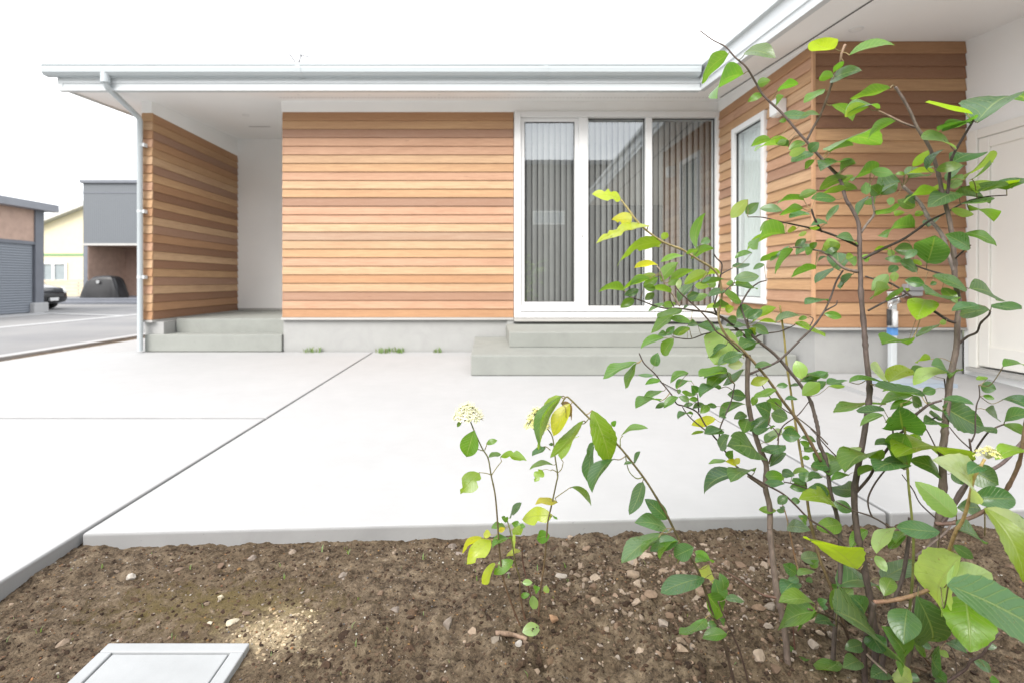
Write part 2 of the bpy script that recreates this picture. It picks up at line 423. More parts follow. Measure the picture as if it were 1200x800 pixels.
for k in range(nyy):
    y = -2+k*0.12
    for a, u in enumerate((-5.46, -5.35, -5.25, -5.15, -5.0)):
        vs.append((u, y, -0.045+0.02*mnoise.noise((u*6, y*5, 2))-(0.05 if a in (0,) else 0)))
q = MB(); q.add(vs, [(k*5+i, k*5+i+1, (k+1)*5+i+1, (k+1)*5+i) for k in range(nyy-1) for i in range(4)])
struct('soil_strip', q, M['soil'], smooth=True)

# ------------------------------------------------------------------ the house
def zs(y): return 2.895+0.066*(y-5.55)      # the one roof plane, soffit side, rising to the back
house = empty('house', (0, 6, 0), 'white single storey house with cedar board walls and a low wide eave', 'house')

BOARD = {'l': (0.56,0.375,0.222), 't': (0.52,0.325,0.172), 'p': (0.51,0.308,0.200), 'm': (0.43,0.242,0.125),
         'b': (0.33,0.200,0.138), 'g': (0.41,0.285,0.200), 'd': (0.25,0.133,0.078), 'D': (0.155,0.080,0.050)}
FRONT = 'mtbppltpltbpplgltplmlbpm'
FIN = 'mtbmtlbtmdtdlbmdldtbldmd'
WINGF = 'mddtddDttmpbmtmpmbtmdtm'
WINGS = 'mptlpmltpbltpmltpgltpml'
def siding(name, p0, u, nrm, width, z0, z1, tones, seed, pitch=0.1017, parent=None):
    rr = random.Random(seed); mb = MB(); p0 = Vector((p0[0], p0[1], 0)); u = Vector((u[0], u[1], 0)).normalized(); nv = Vector((nrm[0], nrm[1], 0))
    
    zt_ = 2.79
    n = int(round((z1-z0)/pitch)); pitch = (z1-z0)/n
    lo, hi, back = 0.024, 0.010, -0.004
    for i in range(n):
        za, zb = z0+i*pitch, z0+(i+1)*pitch
        c = BOARD[tones[int((zt_-(za+zb)/2)/0.1017) % len(tones)]]
        vv = rr.uniform(0.93, 1.07); c = tuple(x*vv for x in c)
        off = rr.uniform(0, 40)
        prof = [(back, za), (lo-0.003, za), (lo, za+0.004), (hi, zb-0.0005), (back, zb-0.0005)]
        vs = []; uvs = []
        for s_ in (0, width):
            for (d, z) in prof:
                p = p0+u*s_+nv*d; vs.append((p.x, p.y, z)); uvs.append((s_+off*3.1, off+(z-za)))
        fs = [(1,6,5,0), (2,7,6,1), (3,8,7,2), (4,9,8,3), (0,4,3,2,1)[::-1], (5,6,7,8,9)[::-1]]
        mb.add(vs, fs, c, uvs)
    o = mb.build(name, M['cedar'], parent)
    me = o.data; bm_fix(me)
    return o
import bmesh
def bm_fix(me):
    bm = bmesh.new(); bm.from_mesh(me); bmesh.ops.recalc_face_normals(bm, faces=bm.faces); bm.to_mesh(me); bm.free()

XL, XM, XC, XW, XD = -3.925, -2.385, 0.32, 2.72, 3.97     # fin, main block left, window left, wing wall, door wall
# solid walls behind the boards and panes
w_ = MB()
w_.box(XM, XC, 6.005, 6.20, 0.38, zs(6.1)+0.05)            # behind the long board wall
w_.box(XC, XW, 6.005, 6.20, 2.80, zs(6.1)+0.05)            # above the window
w_.box(XM, XM+0.16, 6.20, 8.05, 0.38, 3.15)                # porch flank
w_.box(-4.0, XM+0.1, 8.05, 8.25, 0.30, 3.2)                # back of the porch
w_.box(-4.02, XL-0.003, 6.04, 12.0, 0.37, 2.95)            # fin wall core
w_.box(-4.0, 9.0, 12.0, 12.2, -0.1, 3.4)
w_.box(9.0, 9.2, 0.5, 12.2, -0.1, 3.3)
split_build(w_, 'wall', M['white'], house)
w_ = MB()
w_.box(XW+0.003, XW+0.16, 4.255, 4.93, 0.44, zs(4.3)+0.04)
w_.box(XW+0.003, XW+0.16, 5.60, 6.0, 0.44, zs(5.6)+0.06)
w_.box(XW+0.003, XW+0.16, 4.93, 5.60, 0.44, 0.60)
w_.box(XW+0.003, XW+0.16, 4.93, 5.60, 2.48, zs(5)+0.04)
w_.box(XW+0.16, XD+0.16, 4.255, 4.40, 0.435, zs(4.3)+0.04)
split_build(w_, 'wall', M['white'], house)
w_ = MB()
w_.box(XD, XD+0.16, 4.19, 4.255, 0.0, zs(4)+0.05)
w_.box(XD, XD+0.16, 3.05, 4.19, 2.04, zs(3)+0.12)
w_.box(XD, XD+0.16, 0.5, 3.05, -0.05, zs(0.5)+0.4)
w_.box(XD+0.16, 9.0, 0.5, 0.66, -0.05, zs(0.5)+0.1)
w_.box(XD, XD+0.16, 3.05, 4.19, -0.05, 0.13)
split_build(w_, 'wall', M['white'], house)
# white bands between boards and soffit
w_ = MB()
w_.box(XM-0.012, XW-0.004, 5.985, 6.005, 2.80, zs(5.99)+0.02)
w_.prism([(4.24,2.79),(5.985,2.79),(5.985,zs(5.985)+0.01),(4.24,zs(4.24)+0.01)], 0, XW-0.012, XW+0.003)
w_.prism([(5.985,2.79),(8.05,2.79),(8.05,zs(8.05)+0.01),(5.985,zs(5.985)+0.01)], 0, -4.03, XL+0.012)
split_build(w_, 'frieze_board', M['white'], house)

siding('siding', (XM, 6.0), (1,0), (0,-1), XC-XM-0.003, 0.40, 2.80, FRONT, 5, parent=house)
siding('siding', (XW, 5.995), (0,-1), (-1,0), 0.39, 0.44, 2.79, WINGS, 21, parent=house)
siding('siding', (XW, 4.935), (0,-1), (-1,0), 0.675, 0.44, 2.79, WINGS, 21, parent=house)
siding('siding', (XW, 5.605), (0,-1), (-1,0), 0.67, 0.44, 0.595, WINGS, 21, parent=house)
siding('siding', (XW, 5.605), (0,-1), (-1,0), 0.67, 2.48, 2.79, WINGS, 21, parent=house)
siding('siding', (XW-0.018, 4.25), (1,0), (0,-1), XD-XW+0.014, 0.44, zs(4.25)-0.002, WINGF, 14, parent=house)
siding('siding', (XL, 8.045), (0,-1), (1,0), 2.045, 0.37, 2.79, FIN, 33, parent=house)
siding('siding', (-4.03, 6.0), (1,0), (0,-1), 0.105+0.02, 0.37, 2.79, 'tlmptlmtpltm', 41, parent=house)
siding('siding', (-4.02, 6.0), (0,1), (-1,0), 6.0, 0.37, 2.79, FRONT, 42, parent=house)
c_ = MB(); c_.box(XW-0.028, XW-0.004, 4.222, 4.246, 0.44, 2.79); 
for_col = c_.build('corner_bead', paint('cedar_plain', (0.52,0.30,0.165), 0.6, 0.2, 4), house)

# foundations and flashings
f_ = MB()
f_.box(XM-0.0, XC-0.08, 6.02, 6.3, -0.2, 0.372); f_.box(XC-0.08, XC, 5.99, 6.3, -0.2, 0.38); f_.box(XC, XW, 6.02, 6.3, -0.2, 0.43)
f_.box(XW+0.02, XW+0.2, 4.30, 6.02, -0.2, 0.42); f_.box(XW+0.02, XD, 4.27, 4.3, -0.2, 0.42)
f_.box(-4.02, -3.80, 6.03, 6.4, -0.2, 0.345); f_.box(-4.0, -3.93, 6.4, 12, -0.2, 0.35)
split_build(f_, 'foundation', M['found'], house)
f_ = MB()
f_.box(XM-0.01, XC-0.003, 5.972, 6.02, 0.372, 0.399); f_.box(XW-0.028, XD-0.002, 4.222, 4.3, 0.42, 0.438); f_.box(XW-0.03, XW+0.02, 4.3, 5.985, 0.42, 0.438)
f_.box(-4.035, XL+0.026, 5.97, 6.03, 0.345, 0.369); f_.box(XL-0.01, XL+0.027, 6.03, 8.045, 0.345, 0.369)
split_build(f_, 'base_flashing', M['grey_trim'], house)

# roof with its soffit (underside) and parapet of fascia
def roof_poly(z_of, mat, name, poly, t, smooth=False):
    mb = MB(); n = len(poly)
    mb.add([(x, y, z_of(y)) for x, y in poly]+[(x, y, z_of(y)+t) for x, y in poly],
           [tuple(range(n))[::-1], tuple(range(n, 2*n))]+[(i, (i+1) % n, n+(i+1) % n, n+i) for i in range(n)])
    o = mb.build(name, mat, house); bm_fix(o.data); return o
LSHAPE = [(-4.53,5.53),(2.34,5.53),(2.34,0.4),(9.3,0.4),(9.3,12.4),(-4.53,12.4)]
roof_poly(zs, M['soffit'], 'soffit', LSHAPE, 0.03)
roof_poly(lambda y: zs(y)+0.03, M['roof'], 'roof', [(-4.56,5.53),(2.31,5.53),(2.31,0.4),(9.3,0.4),(9.3,12.4),(-4.56,12.4)], 0.19)
# front fascia: stepped profile (y, z), run along x
fp = [(5.53,2.86),(5.47,2.86),(5.47,2.893),(5.478,2.897),(5.478,2.935),(5.466,2.94),(5.466,2.985),(5.478,2.99),(5.478,3.10),(5.49,3.125),(5.53,3.125)]
fa = MB(); fa.prism(fp, 0, -4.58, 2.285)
# wing verge fascia, run along y, following the slope
def sweep_y(prof, ya, yb):
    n = len(prof)
    fa.add([(x, ya, z+zs(ya)-zs(5.5)) for x, z in prof]+[(x, yb, z+zs(yb)-zs(5.5)) for x, z in prof],
           [tuple(range(n)), tuple(range(n, 2*n))]+[(i, (i+1) % n, n+(i+1) % n, n+i) for i in range(n)])
wp = [(2.34,2.862),(2.285,2.862),(2.285,2.893),(2.293,2.897),(2.293,2.935),(2.281,2.94),(2.281,2.985),(2.293,2.99),(2.293,3.09),(2.255,3.095),(2.255,3.145),(2.34,3.145)]
sweep_y(wp, 0.37, 5.50)
# left verge
lp = [(-4.53,2.862),(-4.585,2.89),(-4.585,3.125),(-4.53,3.125)]
sweep_y(lp, 5.472, 12.4)
fo = fa.build('fascia', M['fascia'], house); bm_fix(fo.data)
# gutter: an ogee trough on the front fascia
gp_ = [(5.47,2.995),(5.40,2.995),(5.372,3.02),(5.366,3.06),(5.366,3.085),(5.358,3.088),(5.358,3.105),(5.374,3.105),(5.374,3.03),(5.40,3.006),(5.47,3.006)]
gu = MB(); gu.prism(gp_, 0, -4.665, 2.245)
gu.prism([(5.47,2.995),(5.40,2.995),(5.372,3.02),(5.366,3.06),(5.366,3.10),(5.47,3.10)], 0, -4.675, -4.665)
gu.prism([(5.47,2.995),(5.40,2.995),(5.372,3.02),(5.366,3.06),(5.366,3.10),(5.47,3.10)], 0, 2.245, 2.256)
for x in (-2.0, 0.6): gu.prism([(5.47,2.991),(5.398,2.991),(5.368,3.018),(5.361,3.06),(5.361,3.085),(5.366,3.085),(5.40,2.998)], 0, x, x+0.05)
go = gu.build('gutter', M['gutter'], house); bm_fix(go.data)
bk = MB()
for k in range(14): bk.box(-4.5+k*0.5, -4.485+k*0.5, 5.36, 5.50, 3.107, 3.113)
split_build(bk, 'gutter_hanger', M['steel'], go)
# downpipe
dp = MB(); dp.tube([(-4.03,5.415,3.0),(-4.03,5.415,2.93),(-4.03,5.44,2.885),(-4.012,5.90,2.715),(-4.01,5.925,2.68),(-4.01,5.93,0.02)], 0.030, 14)
dp.tube([(-4.03,5.415,3.02),(-4.03,5.415,2.92)], 0.046, 14)
do = dp.build('downpipe', M['gutter'], house, smooth=True)
e_ = do.modifiers.new('split', 'EDGE_SPLIT'); e_.split_angle = R(40)
for z in (2.40, 1.63, 0.87):
    b_ = MB(); b_.tube([(-4.01,5.93,z-0.014),(-4.01,5.93,z+0.014)], 0.034, 14); b_.box(-3.978, -3.955, 5.915, 5.945, z-0.02, z+0.02); b_.box(-3.98, -3.955, 5.945, 5.975, z-0.02, z+0.02)
    b_.build('pipe_clip', M['fascia'], do)
# soffit details
vm = N('perforated_vent'); vv_ = vm.coord(); vm.rough(0.6)
vw = vm.n('ShaderNodeTexWave', wave_type='BANDS', bands_direction='X'); vw.inputs['Scale'].default_value = 7.5; vm.l(vv_, vw.inputs[0])
vm.base(vm.mix(vm.ramp(vw.outputs[0], [(0.45, 0.0), (0.6, 1.0)]), (0.55, 0.54, 0.52), (0.85, 0.84, 0.82)))
v_ = MB(); v_.add([(XM+.02,5.826,zs(5.826)-.002),(XW-.1,5.826,zs(5.826)-.002),(XW-.1,5.842,zs(5.842)-.002),(XM+.02,5.842,zs(5.842)-.002)], [(3,2,1,0)])
v_.build('soffit_vent', vm.m, house)
v_ = MB(); n_ = 4
v_.add([(2.655,0.5,zs(0.5)-0.002),(2.672,0.5,zs(0.5)-0.002),(2.672,5.83,zs(5.83)-0.002),(2.655,5.83,zs(5.83)-0.002)], [(3,2,1,0)])
v_.build('vent_groove', M['gasket'], house)
v_ = MB(); yv = 7.2; v_.add([(-3.35,yv,zs(yv)-0.003),(-3.05,yv,zs(yv)-0.003),(-3.05,yv+0.05,zs(yv+.05)-0.003),(-3.35,yv+0.05,zs(yv+.05)-0.003)], [(3,2,1,0)])
v_.build('soffit_vent', M['grey_trim'], house)
def downlight(x, y, r=0.05):
    d = MB(); d.tube([(x,y,zs(y)-0.006),(x,y,zs(y)+0.01)], r, 24); o = d.build('downlight', M['frame'], house)
    d = MB(); d.tube([(x,y,zs(y)-0.0075),(x,y,zs(y)-0.005)], r*0.72, 20); d.build('lens', M['lampglass'], o)
downlight(2.89, 4.0); downlight(-3.1, 6.6, 0.045)
for x in (-2.1, -1.31, -0.53, 0.25, 1.05, 1.8): 
    d = MB(); d.tube([(x,5.72,zs(5.72)-0.004),(x,5.72,zs(5.72)+0.004)], 0.012, 10); d.build('soffit_screw', M['frame'], house)

# big sliding window: px 602..842, 132..372
win = empty('sliding_window', (1.5, 6, 1.6), None, None); win.parent = house; win.location = (1.5, 0, 1.6)
W0, W1, B0, T0 = XC+0.004, XW-0.008, 0.435, 2.795
fr = MB()
yf0, yf1 = 5.945, 6.10
fr.box(W0, W0+0.075, yf0, yf1, B0, T0); fr.box(W1-0.035, W1, yf0, yf1, B0+0.10, T0)
fr.box(W0+0.075, W1-0.035, yf0, yf1, T0-0.065, T0); fr.box(W0+0.075, W1-0.035, yf0, yf1, B0+0.04, B0+0.10)
fr.box(W0, W1, yf0-0.02, yf1, B0-0.035, B0+0.03)
fr.build('frame', M['frame'], win, bevel=0.004)
sb = MB(); sb.box(W0-0.004, W1, yf0-0.035, 6.02, B0-0.075, B0-0.04); sb.build('sill_flashing', M['grey_trim'], win)
def pane(x0, x1, z0, z1, y, st, name='sash'):
    if st > 0:
        m = MB(); m.box(x0, x0+st, y-0.018, y+0.018, z0, z1); m.box(x1-st, x1, y-0.018, y+0.018, z0, z1)
        m.box(x0+st, x1-st, y-0.018, y+0.018, z0, z0+st); m.box(x0+st, x1-st, y-0.018, y+0.018, z1-st, z1)
        m.build(name, M['frame'], win, bevel=0.003)
    gk = MB(); i = st; t = 0.008
    gk.box(x0+i, x0+i+t, y-0.012, y+0.012, z0+i, z1-i); gk.box(x1-i-t, x1-i, y-0.012, y+0.012, z0+i, z1-i)
    gk.box(x0+i+t, x1-i-t, y-0.012, y+0.012, z0+i, z0+i+t); gk.box(x0+i+t, x1-i-t, y-0.012, y+0.012, z1-i-t, z1-i)
    gk.build('gasket', M['gasket'], win)
    gl = MB(); gl.add([(x0+i+t,y,z0+i+t),(x1-i-t,y,z0+i+t),(x1-i-t,y,z1-i-t),(x0+i+t,y,z1-i-t)], [(0,1,2,3)])
    gl.build('glass', M['glass'], win)
zb, zt = B0+0.10, T0-0.066
pane(W0+0.0755, 1.075, zb, zt, 6.0, 0.045)
mu = MB(); mu.box(1.075, 1.185, yf0+0.012, yf1, zb, zt); mu.box(1.855, 1.93, yf0+0.012, yf1, zb, zt); mu.build('mullion', M['frame'], win, bevel=0.004)
pane(1.185, 1.855, zb, zt, 6.02, 0.0); pane(1.93, W1-0.0355, zb, zt, 6.02, 0.0)
hd = MB(); hd.box(1.10, 1.12, 5.935, 5.957, 1.35, 1.60); hd.build('handle', M['frame'], win, bevel=0.003)
# room behind, closed and dark
rm = MB(); rm.box(XC, XW+0.1, 7.6, 7.7, 0.3, 3.0); rm.box(XC, XW+0.1, 6.2, 7.6, 0.3, 0.4); rm.box(XC, XW+0.1, 6.2, 7.6, 2.85, 2.9); rm.box(XC-0.1, XC, 6.2, 7.6, 0.3, 3.0); rm.box(XW+0.1, XW+0.16, 6.2, 7.6, 0.3, 3)
rm.build('interior', M['dark'], house)
# vertical blind
bl = empty('vertical_blind', (1.5, 6.17, 2.7), 'grey vertical blind drawn across the inside of the large sliding window', 'blind')
s2 = MB(); k = 0; x = XC+0.05; rb = random.Random(3)
while x < XW-0.02:
    a = R(24)+rb.uniform(-0.10, 0.10); hw = 0.0335
    dx, dy = hw*math.cos(a), hw*math.sin(a)
    vs = []; nn = 5
    for q_ in range(nn):
        t = -1+2*q_/(nn-1); bow = 0.006*(1-t*t)
        vs += [(x+dx*t-bow*math.sin(a), 6.095+dy*t-bow*math.cos(a), 0.50), (x+dx*t-bow*math.sin(a), 6.095+dy*t-bow*math.cos(a), 2.72)]
    s2.add(vs, [(2*q_, 2*q_+2, 2*q_+3, 2*q_+1) for q_ in range(nn-1)])
    x += 0.0685
s2.build('slats', M['blind'], bl, smooth=True)
s2 = MB(); s2.box(XC+0.02, XW-0.04, 6.105, 6.13, 2.73, 2.77); s2.build('headrail', M['frame'], bl)

# narrow window in the wing wall
wn = empty('window', (XW, 5.27, 1.5), None, None); wn.parent = house; wn.location = (XW, -0.73, 1.5)
yA, yB, zA, zB = 4.94, 5.60, 0.60, 2.475
m = MB(); x0, x1 = XW-0.045, XW+0.08; t = 0.06
m.box(x0, x1, yA, yA+t, zA, zB); m.box(x0, x1, yB-t, yB, zA, zB); m.box(x0, x1, yA+t, yB-t, zA, zA+t); m.box(x0, x1, yA+t, yB-t, zB-t, zB)
m.build('frame', M['frame'], wn, bevel=0.004)
m = MB(); t = 0.06; xg = XW-0.005
for a in ((yA+t, yA+t+.008, zA+t, zB-t), (yB-t-.008, yB-t, zA+t, zB-t), (yA+t+.008, yB-t-.008, zA+t, zA+t+.008), (yA+t+.008, yB-t-.008, zB-t-.008, zB-t)): m.box(xg-0.01, xg+0.01, *a)
m.build('gasket', M['gasket'], wn)
m = MB(); m.add([(xg,yA+.07,zA+.07),(xg,yB-.07,zA+.07),(xg,yB-.07,zB-.07),(xg,yA+.07,zB-.07)], [(3,2,1,0)]); m.build('glass', M['glass'], wn)
ct = MB(); vs = []
nq = 60
for q_ in range(nq+1):
    y = yA+0.062+(yB-yA-0.124)*q_/nq; xx = XW+0.075+0.014*math.sin(q_*1.05)
    vs += [(xx, y, 0.61), (xx, y, 2.46)]
ct.add(vs, [(2*q_, 2*q_+2, 2*q_+3, 2*q_+1) for q_ in range(nq)])
tag(ct.build('curtain', M['screen'], None, smooth=True), 'pale curtain behind the narrow window of the side wall', 'curtain')
rm = MB(); rm.box(XW+1.0, XW+1.1, 4.4, 6.0, 0.3, 2.8); rm.box(XW+0.16, XW+1.0, 4.4, 6.0, 0.3, 0.4); rm.box(XW+0.17, XW+1.0, 4.41, 5.99, 2.70, 2.75); rm.box(XW+0.16, XW+1, 5.99, 6.05, 0.4, 2.7)
rm.build('interior', M['screen'], house)

# side lamp on the wing wall
lm = MB(); lm.box(XW-0.115, XW-0.02, 4.60, 4.72, 2.33, 2.47); lo_ = lm.build('wall_lamp', M['frame'], house, bevel=0.008)
lm = MB(); lm.box(XW-0.10, XW-0.04, 4.615, 4.705, 2.322, 2.332); lm.build('lens', M['lampglass'], lo_)
# outlet box on the boards under the porch
lm = MB(); lm.box(3.43, 3.56, 4.17, 4.235, 0.70, 0.80); oo = lm.build('outlet_box', paint('outlet_grey', (0.33,0.33,0.34), 0.5), house, bevel=0.01)
lm = MB(); lm.box(3.435, 3.555, 4.15, 4.17, 0.745, 0.805); lm.build('outlet_hood', paint('outlet_hood', (0.27,0.27,0.28), 0.5), oo, bevel=0.006)

# porch door in the right hand wall (faces -x)
dr = empty('door', (XD, 3.6, 0.1), None, None); dr.parent = house; dr.location = (XD, -2.4, 0.1)
m = MB(); y0, y1 = 3.05, 4.19
m.box(XD-0.03, XD+0.1, y1-0.075, y1, 0.13, 2.04); m.box(XD-0.03, XD+0.1, y0, y0+0.075, 0.13, 2.04); m.box(XD-0.03, XD+0.1, y0+0.075, y1-0.075, 1.965, 2.04)
m.build('door_frame', M['door'], dr, bevel=0.006)
m = MB(); m.box(XD+0.0, XD+0.045, y0+0.078, y1-0.078, 0.15, 1.962)
st = 0.085
for a in ((y0+.078, y0+.078+st, .15, 1.962), (y1-.078-st, y1-.078, .15, 1.962), (y0+.078+st, y1-.078-st, .15, .15+0.16), (y0+.078+st, y1-.078-st, 1.962-st, 1.962)):
    m.box(XD-0.018, XD-0.001, *a)
m.build('door_leaf', M['door'], dr, bevel=0.005)
m = MB(); m.tube([(XD-0.018,3.22,1.02),(XD-0.06,3.22,1.02),(XD-0.065,3.24,1.02),(XD-0.065,3.33,1.02)], 0.009, 10); m.build('handle', M['steel'], dr, smooth=True)
m = MB(); m.box(XD-0.05, XD+0.1, y0, y1, 0.10, 0.128); m.build('threshold', M['grey_trim'], dr)

# concrete steps
st_ = empty('concrete_steps', (1.3, 5.2, 0), 'two wide grey concrete steps under the large sliding window', 'steps')
m = MB(); m.box(-0.135, XW-0.01, 4.47, 5.985, 0.003, 0.18); m.build('step', M['step'], st_, bevel=0.008)
m = MB(); m.box(0.225, XW-0.012, 5.0, 5.984, 0.1805, 0.327); m.build('step', M['step'], st_, bevel=0.008)
st_ = empty('porch_steps', (-3.2, 6.3, 0), 'low grey concrete steps up into the recessed porch beside the board fin wall', 'steps')
m = MB(); m.box(-4.0, XM-0.01, 5.99, 6.25, 0.003, 0.20); m.build('step', M['step'], st_, bevel=0.008)
m = MB(); m.box(-3.79, XM-0.012, 6.2505, 8.05, 0.003, 0.366); m.build('step', M['step'], st_, bevel=0.008)
m = MB(); m.box(XL+0.03, XM-0.01, 8.03, 8.049, 0.367, 0.40); m.build('skirting', M['grey_trim'], house)

# standpipe with tap
tp = empty('garden_tap', (3.26, 4.10, 0), 'white standpipe with a small tap and blue tape beside the dark board wall', 'tap')
m = MB(); m.box(3.238, 3.282, 4.09, 4.134, 0.045, 0.72); m.box(3.234, 3.286, 4.086, 4.138, 0.72, 0.74); m.build('post', M['fascia'], tp, bevel=0.004)
m = MB(); m.tube([(3.26,4.09,0.66),(3.26,4.04,0.66),(3.22,4.02,0.655),(3.17,4.01,0.64),(3.155,4.01,0.60)], 0.012, 10); m.tube([(3.26,4.05,0.66),(3.26,4.05,0.70)], 0.010, 10); m.tube([(3.22,4.05,0.70),(3.30,4.05,0.70)], 0.009, 8)
m.build('spout', M['steel'], tp, smooth=True)
m = MB(); m.tube([(3.245,4.07,0.585),(3.245,4.07,0.46)], 0.022, 12); m.tube([(3.245,4.09,0.58),(3.245,4.07,0.58)], 0.02, 10); m.build('hose_valve', M['frame'], tp, smooth=True)
m = MB(); m.tube([(3.205,4.075,0.60),(3.205,4.075,0.47)], 0.016, 10); m.build('pipe_lagging', M['gasket'], tp, smooth=True)
m = MB(); m.box(3.2345, 3.2855, 4.0865, 4.1375, 0.39, 0.45); m.build('tape', paint('blue_tape', (0.10,0.28,0.62), 0.4), tp)
pn = MB(); pn.box(2.95, 3.5, 3.80, 4.05, 0.03, 0.062); pn.box(2.98, 3.47, 3.83, 4.02, 0.0625, 0.064, 1)
tag(pn.build('drain_pan', [paint('pan_blue', (0.33,0.39,0.46), 0.5), paint('pan_grate', (0.40,0.46,0.52), 0.5)], None, bevel=0.004), 'shallow blue grey drain pan on the paving below the standpipe', 'drain pan')

# aerial on the roof
an = empty('roof_antenna', (-3.0, 8.2, zs(8.2)+0.2), 'small dark television aerial above the white eave', 'antenna')
m = MB(); zr = zs(8.2)+0.2
m.tube([(-3.0,8.2,zr),(-3.0,8.2,zr+1.0)], 0.014, 8); m.build('mast', M['roof'], an)
m = MB(); zt_ = 4.37; m.tube([(-3.0,8.2,zr+1.0),(-3.0,8.2,zt_)], 0.012, 6); m.tube([(-3.16,8.2,zt_+0.10),(-3.06,8.2,zt_-0.04),(-2.99,8.2,zt_-0.03),(-2.97,8.2,zt_+0.08),(-2.84,8.2,zt_+0.04)], 0.012, 6)
m.tube([(-2.97,8.1,zt_+0.06),(-2.97,8.3,zt_+0.06)], 0.008, 6); m.build('elements', M['roof'], an)

# ------------------------------------------------------------------ neighbours across the road
shut = N('shutter'); sv = shut.coord()
shut.base((0.185,0.205,0.235)); shut.rough(0.45)
wv = shut.n('ShaderNodeTexWave', wave_type='BANDS', bands_direction='Z'); wv.inputs['Scale'].default_value = 4.2; shut.l(sv, wv.inputs[0]); shut.bump(wv.outputs[0], 0.6, 0.02)
brick_pan = paint('brown_cladding', (0.46,0.32,0.255), 0.7, 0.12, 4)
char = paint('charcoal_metal', (0.15,0.16,0.185), 0.5, 0.06)
GZ = -0.16
ga = empty('garage', (-15, 14, GZ), 'grey roller shutter garage with brown cladding above at the left edge', 'garage')
GX, GY = -14.0, 16.1
m = MB(); m.box(-20, GX-0.02, 9.0, GY, GZ, 3.0); m.build('wall', char, ga)
m = MB(); m.box(GX-0.02, GX+0.02, 9.4, GY-0.28, 2.05, 3.02); m.build('cladding', brick_pan, ga)
m = MB(); m.box(GX-0.018, GX+0.01, 9.4, GY-0.33, GZ+0.04, 1.95); m.build('roller_shutter', shut.m, ga)
m = MB(); m.box(GX-0.02, GX+0.05, 9.4, GY-0.28, 1.95, 2.05); m.build('shutter_header', char, ga)
m = MB(); m.box(GX-0.02, GX+0.07, GY-0.28, GY+0.02, GZ+0.32, 3.02); m.build('pillar', char, ga)
m = MB(); m.box(GX-0.12, GX+0.14, GY-0.40, GY+0.12, GZ, GZ+0.32); m.build('pillar_base', M['slab'], ga, bevel=0.02)
m = MB(); m.box(-20.2, GX+0.35, 8.9, GY+0.25, 3.02, 3.24); m.build('roof', paint('garage_roof', (0.24,0.25,0.28), 0.5), ga)
m = MB(); m.box(GX, GX+0.9, 9.4, GY-0.4, GZ-0.02, GZ+0.012); m.build('threshold', M['slab'], ga)

# dark box house with a recessed terrace
dk = empty('box_house', (-16, 24, GZ), 'dark grey flat roofed house with a brown recessed terrace', 'house')
ribm = N('ribbed_metal'); rv = ribm.coord(); ribm.rough(0.5)
w2 = ribm.n('ShaderNodeTexWave', wave_type='BANDS', bands_direction='X'); w2.inputs['Scale'].default_value = 3.2; ribm.l(rv, w2.inputs[0])
ribm.base(ribm.mix(w2.outputs[0], (0.125,0.137,0.150), (0.148,0.160,0.176))); ribm.bump(w2.outputs[0], 0.5, 0.02)
m = MB(); m.box(-18.9, -8, 24.0, 33, 2.55, 5.42); m.build('upper_wall', ribm.m, dk)
m = MB(); m.box(-19.0, -7.9, 23.9, 33.1, 5.42, 5.56); m.box(-18.92, -7.98, 23.98, 24.0, 4.95, 5.0); m.build('parapet_cap', char, dk)
m = MB(); m.box(-18.92, -8, 23.97, 24.02, 2.5, 2.6); m.build('lower_trim', M['grey_trim'], dk)
m = MB(); m.box(-18.9, -18.7, 24.0, 33, GZ, 2.55); m.box(-18.7, -18.68, 24.02, 26.5, 0.08, 2.5, 1); m.box(-18.68, -17.45, 26.5, 26.6, 0.08, 2.5, 1); m.box(-15.0, -8, 26.5, 26.6, 0.08, 2.5, 1)
m.build('lower_wall', [char, brick_pan], dk)
m = MB(); m.box(-18.68, -8, 24.05, 26.5, 2.5, 2.55); m.build('terrace_ceiling', paint('ceiling_brown', (0.26,0.17,0.12), 0.6, 0.1), dk)
pw = MB(); pw.box(-18.9, -17.4, 23.99, 24.0, 2.3, 2.31)
m = MB()
for (a, b) in ((-17.45, -17.30), (-15.15, -15.0), (-16.3, -16.18)): m.box(a, b, 26.44, 26.56, 0.12, 2.36)
m.box(-17.30, -15.15, 26.44, 26.56, 2.24, 2.36); m.box(-17.30, -15.15, 26.44, 26.56, 0.12, 0.24)
wf = m.build('window', M['frame'], dk)
m = MB(); m.add([(-17.3,26.5,0.24),(-15.15,26.5,0.24),(-15.15,26.5,2.24),(-17.3,26.5,2.24)], [(0,1,2,3)]); m.build('pane', M['glass'], wf)
m = MB(); m.box(-17.4, -15.05, 27.4, 27.5, 0.1, 2.4); m.build('room', paint('warm_room', (0.55,0.36,0.20), 0.8, 0.2, 2), dk)
m = MB(); m.box(-19.2, -8, 22.6, 26.44, GZ, 0.08); m.box(-19.6, -8, 22.1, 22.6, GZ, -0.04); m.build('deck', char, dk, bevel=0.02)

